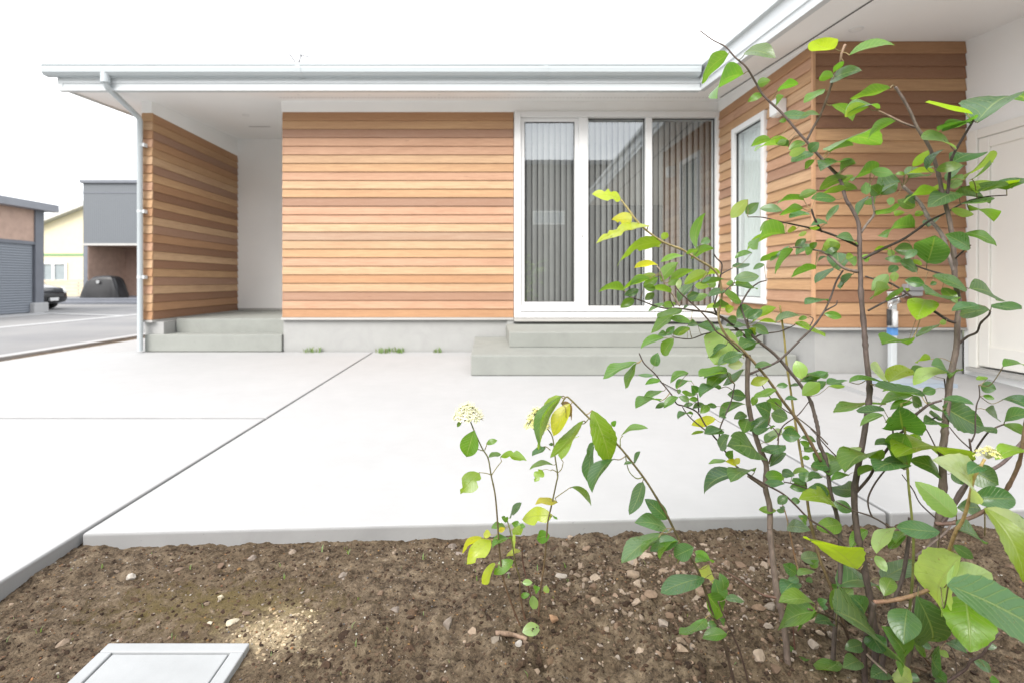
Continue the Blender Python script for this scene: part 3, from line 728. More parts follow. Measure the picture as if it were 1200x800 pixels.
# covered grill on that deck
cv = MB(); nu, nv_ = 40, 12; vs = []
for j_ in range(nv_+1):
    t = j_/nv_
    for i_ in range(nu):
        a = 2*math.pi*i_/nu; ca, sa = math.cos(a), math.sin(a)
        ex = 0.35
        rx = (0.90-0.22*t**2.2-0.08*t); ry = 0.42-0.10*t**2
        if t > 0.999: rx, ry = rx*0.86, ry*0.8
        x = math.copysign(abs(ca)**ex, ca)*rx; y = math.copysign(abs(sa)**ex, sa)*ry
        fold = 0.05*math.sin(a*7+3*t)*(1-0.6*t)+0.03*math.sin(a*13+1)
        z = 0.085+0.98*t-0.42*max(0, abs(x-0.12)-0.30)*t+0.05*mnoise.noise((x*3.5, y*3, t*4))
        vs.append((-17.35+x*(1+fold), 23.3+y*(1+fold), z))
vs.append((-17.35, 23.3, 1.09))
cv.add(vs, [(j_*nu+i_, j_*nu+(i_+1) % nu, (j_+1)*nu+(i_+1) % nu, (j_+1)*nu+i_) for j_ in range(nv_) for i_ in range(nu)]+[(nv_*nu+i_, nv_*nu+(i_+1) % nu, len(vs)-1) for i_ in range(nu)])
gc = cv.build('covered_grill', paint('black_vinyl', (0.018,0.018,0.02), 0.42, 0.2, 3, 0.2, bscale=12), None, smooth=True)
tag(gc, 'barbecue grill under a black cover on the dark terrace deck', 'grill')
m = MB(); m.tube([(-17.35,22.855,0.80),(-17.35,22.842,0.80)], 0.075, 20); lb = m.build('badge', M['cover'], gc); lb.scale = (1, 1, 1)

# cream house with a gable, and the grey roof beyond it
ch = empty('cream_house', (-30, 36, GZ), 'cream house with white gable trim and a green band behind the garage', 'house')
cream = paint('cream_wall', (0.70,0.63,0.45), 0.8, 0.04)
m = MB(); m.prism([(-38,GZ),(-20,GZ),(-20,4.4),(-26,6.84),(-38,2.12)], 1, 36.0, 44)
m.build('wall', cream, ch)
m = MB(); m.prism([(-39,1.75),(-26,6.85),(-19,4.05),(-19,4.3),(-26,7.2),(-39,2.1)], 1, 35.5, 44.5); o = m.build('roof', paint('cream_trim', (0.52,0.52,0.50), 0.5), ch); bm_fix(o.data)
m = MB(); m.box(-36, -20.0, 35.95, 36.0, 2.62, 2.78); m.build('green_band', paint('green_trim', (0.22,0.36,0.17), 0.6), ch)
for xa in (-31.2, -24.5):
    m = MB(); a, b, z0, z1 = xa, xa+1.75, 0.82, 2.15
    m.box(a, a+.12, 35.9, 36.02, z0, z1); m.box(b-.12, b, 35.9, 36.02, z0, z1); m.box(a+.12, b-.12, 35.9, 36.02, z0, z0+.12); m.box(a+.12, b-.12, 35.9, 36.02, z1-.12, z1); m.box((a+b)/2-.16, (a+b)/2+.02, 35.9, 36.02, z0+.12, z1-.12)
    wf = m.build('window', M['frame'], ch)
    m = MB(); m.box(a+.12, b-.12, 35.985, 35.998, z0+.12, z1-.12); m.build('pane', paint('pane_grey', (0.28,0.32,0.34), 0.08), wf)
gh = empty('grey_house', (-34, 52, GZ), 'house with a pale grey metal roof rising behind the cream gable', 'house')
m = MB(); m.box(-59, -24, 50, 60, GZ, 5.6); m.build('wall', M['white'], gh)
m = MB(); m.prism([(48.8,5.5),(55,7.8),(61.2,5.5),(61.2,5.75),(55,8.05),(48.8,5.75)], 0, -60, -23); o = m.build('roof', paint('pale_roof', (0.24,0.255,0.26), 0.5, 0.05), gh); bm_fix(o.data)
# low slat fence before the cream house
fe = empty('slat_fence', (-26, 30, GZ), 'low beige horizontal slat fence in front of the cream house', 'fence')
m = MB()
for k in range(5): m.box(-30, -21.5, 29.98, 30.02, GZ+0.12+k*0.20, GZ+0.27+k*0.20)
m.build('slats', paint('beige_slat', (0.56,0.48,0.36), 0.7, 0.08), fe)
for x in (-30, -28, -26, -24, -22):
    m = MB(); m.box(x, x+0.08, 30.02, 30.10, GZ, GZ+1.1); m.build('post', M['grey_trim'], fe)

# parked car: its nose shows beyond the garage
car = empty('parked_car', (-17, 18, GZ), 'black car parked with its nose out from behind the garage', 'car')
blk = paint('black_car_paint', (0.014,0.014,0.017), 0.22, 0.1); blk.node_tree.nodes['Principled BSDF'].inputs['Coat Weight'].default_value = 0.5
def car_sec(x):
    """(half width, bottom, shoulder z, top z, top half width) along the car; x=0 nose, 4.1 tail"""
    K = [(0.0,0.60,0.28,0.52,0.60,0.50),(0.12,0.74,0.20,0.62,0.74,0.62),(0.5,0.82,0.18,0.72,0.84,0.70),(1.05,0.84,0.18,0.82,0.95,0.72),
         (1.35,0.845,0.18,0.86,1.08,0.68),(1.9,0.85,0.18,0.89,1.42,0.60),(2.6,0.85,0.18,0.91,1.48,0.60),(3.3,0.84,0.18,0.93,1.42,0.58),(3.8,0.82,0.2,0.93,1.16,0.60),(4.0,0.78,0.24,0.86,0.98,0.6),(4.1,0.68,0.32,0.78,0.84,0.56)]
    for a, b in zip(K, K[1:]):
        if a[0] <= x <= b[0]:
            t = (x-a[0])/(b[0]-a[0]); return [p+(q_-p)*t for p, q_ in zip(a[1:], b[1:])]
vs = []; secs = [0,0.05,0.12,0.25,0.5,0.8,1.05,1.35,1.6,1.9,2.25,2.6,3.0,3.3,3.6,3.8,4.0,4.1]; npt = 0
cx, cy = -15.02, 17.75
for x in secs:
    hw, zb_, zsld, zt2, tw = car_sec(x)
    half = [(hw*0.86, zb_), (hw, zb_+0.10), (hw*1.0, (zb_+zsld)/2), (hw*0.97, zsld), (tw*1.02+0.02, zt2*0.93+zsld*0.07), (tw*0.85, zt2), (0, zt2+0.02)]
    ring = half+[(-a, b) for a, b in half[:-1][::-1]]
    npt = len(ring); vs += [(cx-x, cy+a, GZ+b) for a, b in ring]
m = MB(); ns = len(secs)
m.add(vs, [(i*npt+k, i*npt+(k+1) % npt, (i+1)*npt+(k+1) % npt, (i+1)*npt+k) for i in range(ns-1) for k in range(npt)]+[tuple(range(npt)), tuple((ns-1)*npt+k for k in range(npt))])
bd = m.build('body', blk, car, smooth=True); bm_fix(bd.data)
sub = bd.modifiers.new('sub', 'SUBSURF'); sub.levels = 1; sub.render_levels = 1
glz = paint('car_glass', (0.03,0.035,0.04), 0.05)
m = MB()
for s_ in (-1, 1):
    m = MB(); m.add([(cx-1.55,cy+s_*0.83,GZ+0.93),(cx-3.45,cy+s_*0.82,GZ+0.98),(cx-3.25,cy+s_*0.665,GZ+1.34),(cx-2.0,cy+s_*0.68,GZ+1.36)], [(0,1,2,3)]); m.build('side_window', glz, car)
m = MB(); m.add([(cx-1.30,cy-0.60,GZ+1.09),(cx-1.30,cy+0.60,GZ+1.09),(cx-1.86,cy+0.52,GZ+1.43),(cx-1.86,cy-0.52,GZ+1.43)], [(0,1,2,3)]); m.build('windscreen', glz, car)
for s_ in (-1, 1):
    m = MB(); hl = [(cx-0.03,cy+s_*0.48,GZ+0.56),(cx-0.10,cy+s_*0.70,GZ+0.57),(cx-0.36,cy+s_*0.815,GZ+0.66),(cx-0.40,cy+s_*0.76,GZ+0.77),(cx-0.14,cy+s_*0.60,GZ+0.73),(cx-0.04,cy+s_*0.48,GZ+0.66)]
    off = Vector((0.035, s_*0.03, 0.015)); n_ = len(hl)
    m.add([Vector(p)+off for p in hl]+[Vector(p)-off for p in hl], [tuple(range(n_)), tuple(range(n_, 2*n_))[::-1]]+[(i, n_+i, n_+(i+1) % n_, (i+1) % n_) for i in range(n_)])
    o = m.build('headlight', M['lampglass'], car, bevel=0.01); bm_fix(o.data)
m = MB(); m.box(cx-0.06, cx+0.04, cy-0.42, cy+0.42, GZ+0.44, GZ+0.54); m.build('grille', M['gasket'], car, bevel=0.01)
m = MB(); m.box(cx-0.02, cx+0.055, cy-0.17, cy+0.17, GZ+0.31, GZ+0.42); m.build('number_plate', M['frame'], car, bevel=0.005)
for wx in (0.78, 3.3):
    for s_ in (-1, 1):
        m = MB(); yy = cy+s_*0.74
        m.tube([(cx-wx,yy-0.11,GZ+0.30),(cx-wx,yy-0.08,GZ+0.30),(cx-wx,yy+0.08,GZ+0.30),(cx-wx,yy+0.11,GZ+0.30)], [0.27,0.30,0.30,0.27], 28); wh = m.build('wheel', paint('tyre', (0.02,0.02,0.02), 0.8), car)
        m = MB(); m.tube([(cx-wx,yy-0.118,GZ+0.30),(cx-wx,yy+0.118,GZ+0.30)], 0.19, 20); m.build('rim', M['steel'], wh)

# neighbour behind the viewer; it shows only in the window glass
bh = empty('neighbour_house', (-1, -10, 0), 'charcoal house standing across the garden, mirrored in the sliding window', 'house')
m = MB(); m.box(-9, 16, -16, -9, -0.2, 5.6); m.build('wall', paint('charcoal_siding', (0.10,0.095,0.095), 0.8, 0.1), bh)
m = MB(); m.box(-9.2, 16.2, -16.2, -8.9, 5.6, 5.78); m.build('roof_cap', char, bh)
for xa in (0.2, 1.9, -3.2):
    m = MB(); m.box(xa, xa+1.3, -9.02, -8.95, 3.15, 3.7); wf = m.build('window', M['frame'], bh)
    m = MB(); m.box(xa+.06, xa+1.24, -8.95, -8.94, 3.2, 3.65); m.build('pane', paint('pale_pane', (0.45,0.48,0.5), 0.2), wf)

# ------------------------------------------------------------------ plants
BARK, DARKB, REDB, YELB, GREENB, PALEB = (0.135,0.105,0.088), (0.075,0.056,0.050), (0.115,0.052,0.038), (0.36,0.25,0.11), (0.17,0.20,0.06), (0.30,0.22,0.15)
def catmull(pts, per=6):
    out = []; n = len(pts)
    for i in range(n-1):
        p0, p1, p2, p3 = pts[max(i-1, 0)], pts[i], pts[i+1], pts[min(i+2, n-1)]
        for k in range(per):
            t = k/per
            out.append(0.5*((2*p1)+(p2-p0)*t+(2*p0-5*p1+4*p2-p3)*t*t+(3*p1-p0-3*p2+p3)*t**3))
    out.append(pts[-1]); return out

LEAFC = {'g': [(0.085,0.190,0.024), (0.075,0.172,0.022), (0.100,0.205,0.030)],
         'd': [(0.052,0.128,0.044), (0.062,0.142,0.048), (0.046,0.112,0.040)],
         'l': [(0.080,0.160,0.080), (0.095,0.170,0.085)],
         'b': [(0.165,0.275,0.018), (0.145,0.255,0.020), (0.185,0.285,0.024)],
         'y': [(0.40,0.42,0.022), (0.34,0.39,0.025)],
         'u': [(0.29,0.39,0.18), (0.31,0.40,0.20)],
         'x': [(0.16,0.12,0.06)], 'v': [(0.115,0.250,0.012)]}
class Plant:
    def __init__(s, seed): s.samples = []; s.rr = random.Random(seed); s.stems = []; s.fol = MB(); s.twigs = MB()
    def stem(s, pts, d0=None, d1=None, r0=4.0, r1=2.0, col=BARK, main=None, dd=0.0, col1=None, free=False):
        """pts base -> tip in photo pixels; r0, r1 widths in pixels; d0/d1 depths of base and tip"""
        if d0 is None:
            d0 = s.near(pts[0])[0]
        if d1 is None: d1 = d0+dd
        acc = [0.0]
        for a, b in zip(pts, pts[1:]): acc.append(acc[-1]+math.dist(a, b))
        tot = acc[-1] or 1
        p3 = []
        for (x, y), a in zip(pts, acc):
            t = a/tot; p3.append(P(x, y, d0+(d1-d0)*(t*t*(3-2*t))))
        sm = catmull(p3, 6); n = len(sm)
        rad = []
        for i, p in enumerate(sm):
            t = i/(n-1); wpx = r0+(r1-r0)*t
            r = 0.46*wpx*p.y/F
            r *= 1+0.10*mnoise.noise((i*0.9, pts[0][0]*0.1, 0))+(0.22 if (s.rr.random() < 0.07) else 0)
            rad.append(r)
        mb = main if main is not None else s.twigs
        # colour base -> tip
        b0 = len(mb.v); mb.tube(sm, rad, 9 if r0 > 4 else 6, col)
        if col1 is not None:
            ns = 9 if r0 > 4 else 6
            for i in range(n):
                t = i/(n-1); cc = tuple(col[k]+(col1[k]-col[k])*t for k in range(3))
                for k in range(ns): mb.c[b0+i*ns+k] = cc
        for p in sm: s.samples.append(p)
        s._arr = None
        return sm
    _arr = None
    def near(s, px):
        if s._arr is None:
            s._arr = np.array([[570+p.x/p.y*F, 330-(p.z-CAMZ)/p.y*F, p.y, p.x, p.z] for p in s.samples])
        d2 = (s._arr[:, 0]-px[0])**2+(s._arr[:, 1]-px[1])**2
        i = int(np.argmin(d2)); a = s._arr[i]
        return a[2], math.sqrt(d2[i]), Vector((a[3], a[2], a[4]))
    def leaf(s, bx, by, tx, ty, wpx, cat, d=None, petiole=True, ragged=0.0, tmax=50):
        rr = s.rr
        dn, dist, sp = s.near((bx, by))
        if d is None: d = dn+rr.uniform(-0.02, 0.02)+max(-0.12, min(0.12, rr.gauss(0, 0.0016*dist)))
        La = math.dist((bx, by), (tx, ty))*d/F; Wa = wpx*d/F
        base = P(bx, by, d)
        L3 = max(La*1.02, min(Wa/0.60, La*2.2))
        if L3 < La*1.15: L3 = La/math.cos(abs(rr.gauss(0, 0.42)) if rr.random() < 0.85 else 0.8)
        L3 = min(L3, La*2.2)
        dep = math.sqrt(max(0, L3*L3-La*La))*(-1 if rr.random() < 0.6 else 1)
        tip = P(tx, ty, d+dep*0.9)
        a = tip-base; Lr = a.length
        if Lr < 1e-5: return
        a.normalize()
        Wt = max(Wa*1.01, 0.50*Lr)
        if cat == 'b' and Wa < 0.5*Lr: Wt = max(Wa*1.01, 0.42*Lr)
        ph = math.acos(min(1, Wa/Wt))
        view = (base+a*Lr*0.5-Vector((0, 0, CAMZ))).normalized()
        n0 = -(view-a*view.dot(a)); n0.normalize()           # faces the viewer
        s0 = a.cross(n0)
        above = (by+ty)/2 < 345
        under = (above and cat in 'gb' and rr.random() < 0.75) or (cat in 'by' and rr.random() < 0.35)
        n1 = n0*math.cos(ph)+s0*math.sin(ph); n2 = n0*math.cos(ph)-s0*math.sin(ph)
        if under:
            nrm = -(n1 if n1.z < n2.z else n2)
        else:
            nrm = n1 if n1.z > n2.z else n2
        side = a.cross(nrm).normalized()
        big = La*F/d > 55
        na, nb = (16, 9) if big else (10, 5)
        col = rr.choice(LEAFC[cat]); col = tuple(c*rr.uniform(0.88, 1.12) for c in col)
        arch = rr.uniform(0.03, 0.17)*(1 if rr.random() < 0.8 else -0.5); fold = rr.uniform(0.04, 0.42); wav = rr.uniform(0.01, 0.055); phs = rr.uniform(0, 6)
        asym = rr.uniform(0.80, 1.08); pw_ = rr.uniform(0.62, 0.80); tipk = rr.choice((0.0, 0.05, 0.10, 0.22, 0.3))
        tw = rr.gauss(0, 0.38)
        vs = []; uv = []; fs = []
        bites = [(rr.uniform(0.25, 0.95), rr.choice((-1, 1)), rr.uniform(0.04, 0.09)) for _ in range(int(ragged))]
        for i in range(na+1):
            t = i/na
            sh = math.sin(math.pi*t**asym)**pw_*(1-tipk*max(0, t-0.72)/0.28*t) if 0 < t < 1 else 0.0
            hw = Wt*0.5*sh*1.02
            for k in range(nb):
                q = -1+2*k/(nb-1)
                ser = 1.0+(0.035*(1 if i % 2 else -1) if (abs(q) > 0.99 and big) else 0)
                for bt, bs, br in bites:
                    if q*bs > 0.4: ser *= 1-0.65*math.exp(-((t-bt)/br)**2)
                lift = abs(q)*fold*hw+math.sin(t*11+phs)*wav*Wt*q*q+0.010*Wt*math.sin((t-abs(q)*0.12)*9*2*math.pi)*(1-abs(q))*(abs(q) > 0.01)
                ang = tw*(t-0.5)
                sd_ = side*math.cos(ang)+nrm*math.sin(ang)
                p = base+a*(Lr*t)+sd_*(hw*q*ser)+nrm*(lift+arch*Lr*4*t*(1-t))
                vs.append(p); uv.append((0.5+q*0.5, t))
        for i in range(na):
            for k in range(nb-1):
                fs.append((i*nb+k, i*nb+k+1, (i+1)*nb+k+1, (i+1)*nb+k))
        s.fol.add(vs, fs, col, uv)
        if petiole and dist < tmax:
            v0 = sp; v3 = base+a*0.001
            l_ = (v3-v0).length
            if l_ > 0.0015:
                mid = v0*0.5+v3*0.5+Vector((0, 0, -0.12*l_))*(1 if rr.random() < 0.6 else -1)
                pc = (0.26,0.20,0.09) if cat in 'bgyu' else (0.20,0.17,0.09)
                r_ = max(0.0006, min(0.0011, Lr*0.013))
                s.fol.tube(catmull([v0, mid, v3], 4), r_*0.95, 5, pc, cap=False, mi=1)

TILE = {1:(810,30,6.667),2:(950,30,6.667),3:(1060,80,7.62),4:(840,140,6.667),5:(960,140,6.667),6:(1060,170,7.62),7:(680,200,6.667),8:(830,220,6.667),
        9:(960,230,6.667),10:(1060,260,7.62),11:(690,300,6.667),12:(820,300,6.667),13:(950,330,6.667),14:(1060,350,7.62),15:(690,400,6.667),16:(820,400,6.667),
        17:(950,430,6.667),18:(1060,440,7.62),19:(620,440,6.667),20:(820,500,6.667),21:(950,530,6.667),22:(1050,530,7.14),23:(700,560,6.667),24:(520,460,6.667),
        25:(820,600,6.667),26:(940,620,6.667),27:(1050,630,7.14),28:(740,660,5.714),29:(880,690,7.275),30:(1020,680,6.667),31:(520,560,6.667),32:(540,640,6.667)}
def leaves(plant, tile, text, d=None, **kw):
    ox, oy, sc = TILE[tile]
    for ent in text.split(';'):
        f = ent.split()
        if not f: continue
        bx, by, tx, ty, wd = map(float, f[:5])
        plant.leaf(ox+bx/sc, oy+by/sc, ox+tx/sc, oy+ty/sc, wd/sc, f[5], d, **kw)

# ---- the many-stemmed shrub
sh = empty('shrub', (0.84, 1.14, -0.05), 'tall young shrub with many thin stems and oval leaves in the soil bed', 'shrub')
A = Plant(5)
def main_stem(pl, root, *a, **k):
    mb = MB(); pl.stem(*a, main=mb, **k); return mb.build('stem', M['bark'], root, smooth=True)
S1 = [(1024,800),(1025,740),(1012,660),(1004,620),(1001,580),(1005,550),(1011.5,515),(1016,485),(1019,455),(1015,417),(1013,390),(1009,345),(1008.5,326),(1007.5,302),(1007,272),(1005,258.5),(997.5,243.5),(991,233),(984,210),(972,196),(960,183),(948,169),(936,156),(917,133.5),(895,112.5),(885,96),(874.5,79),(861,67),(850,55),(835,47),(820,36)]
main_stem(A, sh, S1, 1.13, 1.30, 8.0, 1.4, DARKB, col1=(0.15,0.11,0.10))
S2 = [(1056,800),(1068,745),(1079,692),(1091,648),(1100,612),(1105,570),(1104,532),(1106.6,513),(1108,490),(1111,466),(1113,446),(1116.4,428.7),(1121,405),(1122,376),(1124,357),(1119,328),(1118.4,306),(1115.8,279.7),(1112.5,258),(1108,240),(1104,227),(1101,210),(1093.5,183.5),(1086,167),(1075,150),(1067,132),(1058,115.5),(1049,102)]
main_stem(A, sh, S2, 1.11, 1.16, 9.5, 3.0, BARK)
S3 = [(926,806),(922.6,771),(921,749),(917,721.6),(911,697.5),(908.5,678),(905.5,652.5),(902.5,622),(902,593),(897,570.5),(898,545),(890.5,525.5),(884,505),(879,484),(876,463),(876,437.5),(877,415)]
main_stem(A, sh, S3, 1.16, 1.24, 8.0, 5.5, BARK)
S4 = [(974,812),(976,772.5),(979,730),(984,685),(985,644),(983,617),(978.5,594.5),(973,575),(970.5,555),(967.5,537),(959.5,518),(959,505),(955,487),(949,467.5),(938.5,451),(925,434),(907,414),(884.5,396),(877,384),(875,374)]
main_stem(A, sh, S4, 1.14, 1.26, 5.5, 3.5, DARKB, col1=(0.10,0.08,0.07))
S6 = [(1008,800),(996,753),(983,715),(971.5,682),(961,655),(953.5,627),(948,600),(944.5,572),(940,542),(935.5,515),(930,482.5),(926.5,457),(922,427),(919,396),(914,358)]
main_stem(A, sh, S6, 1.15, 1.32, 4.2, 2.2, (0.06,0.03,0.025), col1=(0.26,0.22,0.06))
S7 = [(1014,806),(1013,759),(1019.5,731),(1024,705)]
main_stem(A, sh, S7, 1.09, 1.05, 6.5, 6.0, DARKB)
S8 = [(1030,803),(1036,765),(1044,721),(1051,695),(1058.5,672),(1065,629),(1066,606)]
main_stem(A, sh, S8, 1.10, 1.12, 6.0, 4.0, DARKB)
S9 = [(1058,785),(1063,745),(1066.7,707),(1069.7,672.5),(1070.5,632),(1068.5,605),(1064.7,567.5),(1063,538),(1060,500),(1056,472)]
main_stem(A, sh, S9, 1.10, 1.05, 3.6, 2.6, (0.12,0.13,0.045), col1=(0.26,0.29,0.07))
S10 = [(1024,705),(1045,703),(1071,697),(1097.6,684.6),(1105,668),(1113,642),(1120,622.4),(1128.4,608.4),(1135.4,586),(1141,560.8),(1148,548),(1154,537)]
main_stem(A, sh, S10, 1.05, 0.86, 5.2, 3.2, (0.24,0.135,0.10), col1=(0.46,0.35,0.13))
S11 = [(1096,613),(1117,612),(1142,604),(1165,590),(1180,572),(1194,543),(1199,515),(1203,490)]
main_stem(A, sh, S11, 1.10, 0.98, 5.0, 4.0, (0.16,0.10,0.085), col1=(0.22,0.15,0.09))
S12 = [(1103,617),(1128,572),(1150,556),(1175,542),(1197,518),(1216,497)]
main_stem(A, sh, S12, 1.10, 1.2, 4.5, 4.0, (0.11,0.08,0.075))
# the pale arching branch with yellow-green leaves
S13 = [(962,540),(944.5,508),(931,487),(916,467.5),(904,449.5),(892,434),(878,418),(865,405),(851,393),(842,372),(846,345),(839,319),(816.5,303.5),(800,293),(777.5,284),(758,270.5),(746,258.5),(737,246.5),(728,234.5)]
main_stem(A, sh, S13, 1.19, 1.02, 4.0, 2.2, (0.15,0.10,0.06), col1=(0.40,0.34,0.16))
T_ = lambda pts, r0=3.0, r1=1.6, dd=0.0, col=DARKB, **k: A.stem(pts, None, None, r0, r1, col, dd=dd, **k)
T_([(1009,273),(1015,264),(1024.5,251),(1023,240),(1022,228),(1018,220)], 3.2, 2.0, 0.03, col=(0.17,0.14,0.125))
T_([(945.8,164),(953,150),(962,133.5),(969.5,114),(975.5,96),(984,78),(986,64),(990.5,52.5)], 3.2, 3.2, -0.06, col1=(0.28,0.19,0.13))
T_([(1110,246),(1108,236),(1111,222),(1114,191),(1118,180),(1125.6,166.6),(1132,156),(1141,141)], 4.0, 2.6, -0.05)
T_([(1075,150),(1058,144),(1043,136.5),(1027,129)], 2.8, 2, 0.05, col1=(0.3,0.2,0.13))
T_([(1118,318),(1112,300),(1103,274),(1089,257),(1081,242),(1071,230),(1057.5,218)], 5, 4, 0.12, col=(0.24,0.20,0.19))
T_([(1011,303.5),(1035,291.5),(1057.5,281),(1074,270),(1090.5,258),(1110,249),(1129,238),(1154,231),(1180,229)], 3.6, 1.6, -0.09)
T_([(1120,378),(1110,375),(1094,364.5),(1080.5,358.5),(1071,350),(1057.5,340),(1041,331),(1027.5,328),(1014,324)], 3.6, 2.0, 0.03)
T_([(1017.5,364),(1040,352.5),(1058,346.5),(1066,340.5)], 2.6, 1.6, 0.03)
T_([(1119,325),(1110,323),(1089,317),(1071,311),(1063,309)], 2.8, 1.6, 0.06)
T_([(1118.5,304),(1127,296),(1137.5,287.5)], 2.4, 1.6, -0.05)
T_([(1122,404),(1133.5,394.6),(1144.6,389.4),(1149,379),(1158.4,369.7),(1160.4,364.4)], 3.0, 2.2, -0.07)
T_([(1005.5,288.5),(982.5,278),(963,271),(945.5,266.5),(917,260.5),(894.5,255),(876.5,254.5)], 3.4, 1.2, -0.05)
T_([(963,272),(954.5,256),(951,245)], 2.6, 2.2, -0.02)
T_([(1005,318.5),(988.5,314),(975,302),(966,296),(957.5,293.5),(933.5,290),(926,291)], 4.2, 1.4, 0.07, col=(0.17,0.13,0.11))
T_([(878,438),(890,433),(904,427),(916,419.5),(938.5,397.5),(952,384),(964.5,367),(973,350),(980,330),(988,317)], 2.8, 2.0, 0.05)
T_([(965.5,365),(973,361),(980,357),(981,352)], 2.2, 1.2, 0.02)
T_([(949,382),(953,374),(949,371)], 1.6, 1.0)
T_([(878,418),(871,415),(850,396),(839.5,388.5),(832.5,378),(820,364),(805.5,351),(797,343),(791,335)], 2.8, 1.4, 0.02, col=(0.09,0.06,0.045))
T_([(876,396),(872,393),(853,376.5),(840,369),(831,366),(814.5,364),(795,361.5),(780,361.5),(765,357.7),(753,353),(742.5,349.5)], 3.6, 1.6, -0.05)
T_([(841,369),(837,360),(841,343.5),(844,325.5),(846,310),(840,303),(836,297)], 2.8, 1.4, -0.04)
T_([(844,322),(851,318),(857,315)], 2.0, 1.2)
T_([(846,345),(852,339),(861,331)], 1.8, 1.0)
T_([(875,387),(868,387),(850,387),(841.5,388),(825,391.5),(808.5,397),(789,395)], 2.4, 1.3, -0.05)
T_([(796.5,359),(789,346.5),(780,334.5),(774,318),(770,312)], 2.2, 1.4, -0.03, col=(0.42,0.33,0.28))
T_([(790,360),(786,352),(785,346)], 1.4, 1.0)
T_([(868,358),(873,348),(880,338),(890,331),(898,329)], 2.6, 1.4, 0.05)
T_([(875,380),(869,362),(868,358)], 2.4, 2.2, 0.02)
T_([(885,395),(895,391),(915,388),(931,381)], 2.2, 1.2, 0.06)
T_([(915,388),(925,383)], 1.4, 1.0)
T_([(1010.5,658),(988,636.5),(967,619),(949,608),(932.5,591.5),(917.5,578),(898,567.5),(880,557),(862,545),(851,530),(842.5,518),(835,509),(826.5,497.5),(817.5,483),(804,476),(793.5,473),(789,465),(783,457),(775.5,448),(767,437),(755,425.5),(749,413.5)], 2.6, 1.5, 0.04, col=(0.075,0.05,0.045))
T_([(896,570),(886,563),(877,557)], 5, 4, 0.0, col=BARK)
T_([(826.5,503.5),(808.5,488.5),(799.5,476)], 1.8, 1.2)
T_([(819,482.5),(818,470),(817.5,463)], 1.8, 1.2)
T_([(793,457),(780,450),(774,447)], 1.4, 1.0)
T_([(974.5,586),(960,578),(946,572),(928,566),(919,564.5)], 2.2, 1.4, -0.04)
T_([(970,520),(955,505),(934,488.5),(917,478),(900,462),(886,437)], 1.8, 1.2, 0.03, col=(0.10,0.08,0.06))
T_([(911,516),(917.5,499),(935.5,485.5),(947.5,470.5)], 2.0, 1.2, 0.02)
T_([(898,548),(902,539),(904,533),(911,522.5),(912,510),(908,503),(900,496)], 2.2, 1.4, -0.03, col=(0.16,0.12,0.10))
T_([(843,516),(844,500.5),(851.5,482.5),(857.5,467.5),(861,449.5)], 2.0, 1.6, 0.02)
T_([(992,546),(970,524),(955,507),(950,502)], 1.8, 1.2)
T_([(1002,578),(1005.5,574),(1019,558),(1027,543),(1038.5,527.5),(1047.5,514),(1061,502),(1070,488.5),(1080.5,479.5),(1089.5,473),(1103,469)], 3.8, 3.0, -0.13, col=(0.07,0.05,0.045))
T_([(1062.5,501),(1080.5,495),(1098.5,488)], 2.4, 1.6, 0.05)
T_([(1047,512),(1046,500),(1046,494)], 2.2, 1.8)
T_([(1101,533),(1091.5,513.5),(1085,501.7),(1074.5,487)], 1.8, 1.2, 0.04)
T_([(1103,612),(1115,598),(1135,565),(1139.4,538.5),(1137.5,525),(1136,513.5)], 3.2, 2.4, -0.03, col=(0.10,0.07,0.065))
T_([(1138,526),(1124,513.5),(1112.5,499.7)], 1.8, 1.2, 0.03)
T_([(1138,517.5),(1142.7,506),(1143,490),(1144.6,474),(1148,463.6),(1147,450.5)], 1.8, 1.2, 0.0)
T_([(1139.4,536),(1145,524),(1157,507),(1166,501),(1175.5,497)], 2.4, 1.8, -0.05)
T_([(1109,467),(1108,455),(1106.5,443)], 2.0, 1.4)
T_([(1056,640),(1043,618.5),(1022,605),(1001,598),(993,594),(980,587)], 2.4, 1.4, 0.0, col=(0.07,0.05,0.045))
T_([(1022,605),(1018,594.5),(1017.5,582.5),(1023.5,569),(1031,558),(1038,549.5)], 2.2, 1.8, -0.03, col=(0.07,0.05,0.045))
T_([(1100,609.5),(1079,590),(1070,573.5),(1057,555.5)], 1.8, 1.2)
T_([(1072,652),(1089,639),(1106,625),(1114,615)], 3.0, 2.4, 0.0, col=(0.17,0.13,0.12))
T_([(1013,763),(1026,776),(1039.5,788)], 3.2, 2.6, -0.05, col=(0.26,0.20,0.17))
T_([(996,752),(988,733),(976,724.4),(962.5,718),(946.7,712.7)], 2.8, 2.2, -0.12, col=(0.10,0.065,0.05))
T_([(975,799),(990,790),(1009,786)], 3.0, 3.0, 0.0, col=(0.16,0.12,0.11))
T_([(911,700),(895,696.8),(880,688.5),(865,678),(847,667.5),(832,657)], 3.0, 1.6, -0.07, col=(0.17,0.10,0.08))
T_([(1030,738),(1022,724),(1015,715),(1008,713)], 2.2, 1.4, 0.0)
T_([(1040,733),(1048,722),(1050,719)], 3.0, 1.4, -0.04, col=(0.30,0.25,0.23))
A.stem([(1100,806),(1111.5,797),(1131,783.5),(1137,774.5),(1149,767.7),(1158,756.5),(1171.5,740)], 1.08, 1.02, 3.8, 2.2, (0.10,0.07,0.065))
A.stem([(1104,806),(1092,782),(1080,766)], 1.10, 1.10, 2.2, 1.4, REDB)
A.stem([(1122,800),(1120,773),(1116,761),(1102.5,735.5)], 1.12, 1.08, 1.8, 1.2, BARK)
A.stem([(932,812),(932,770),(930,742),(929,720)], 1.2, 1.2, 2.2, 1.4, REDB)
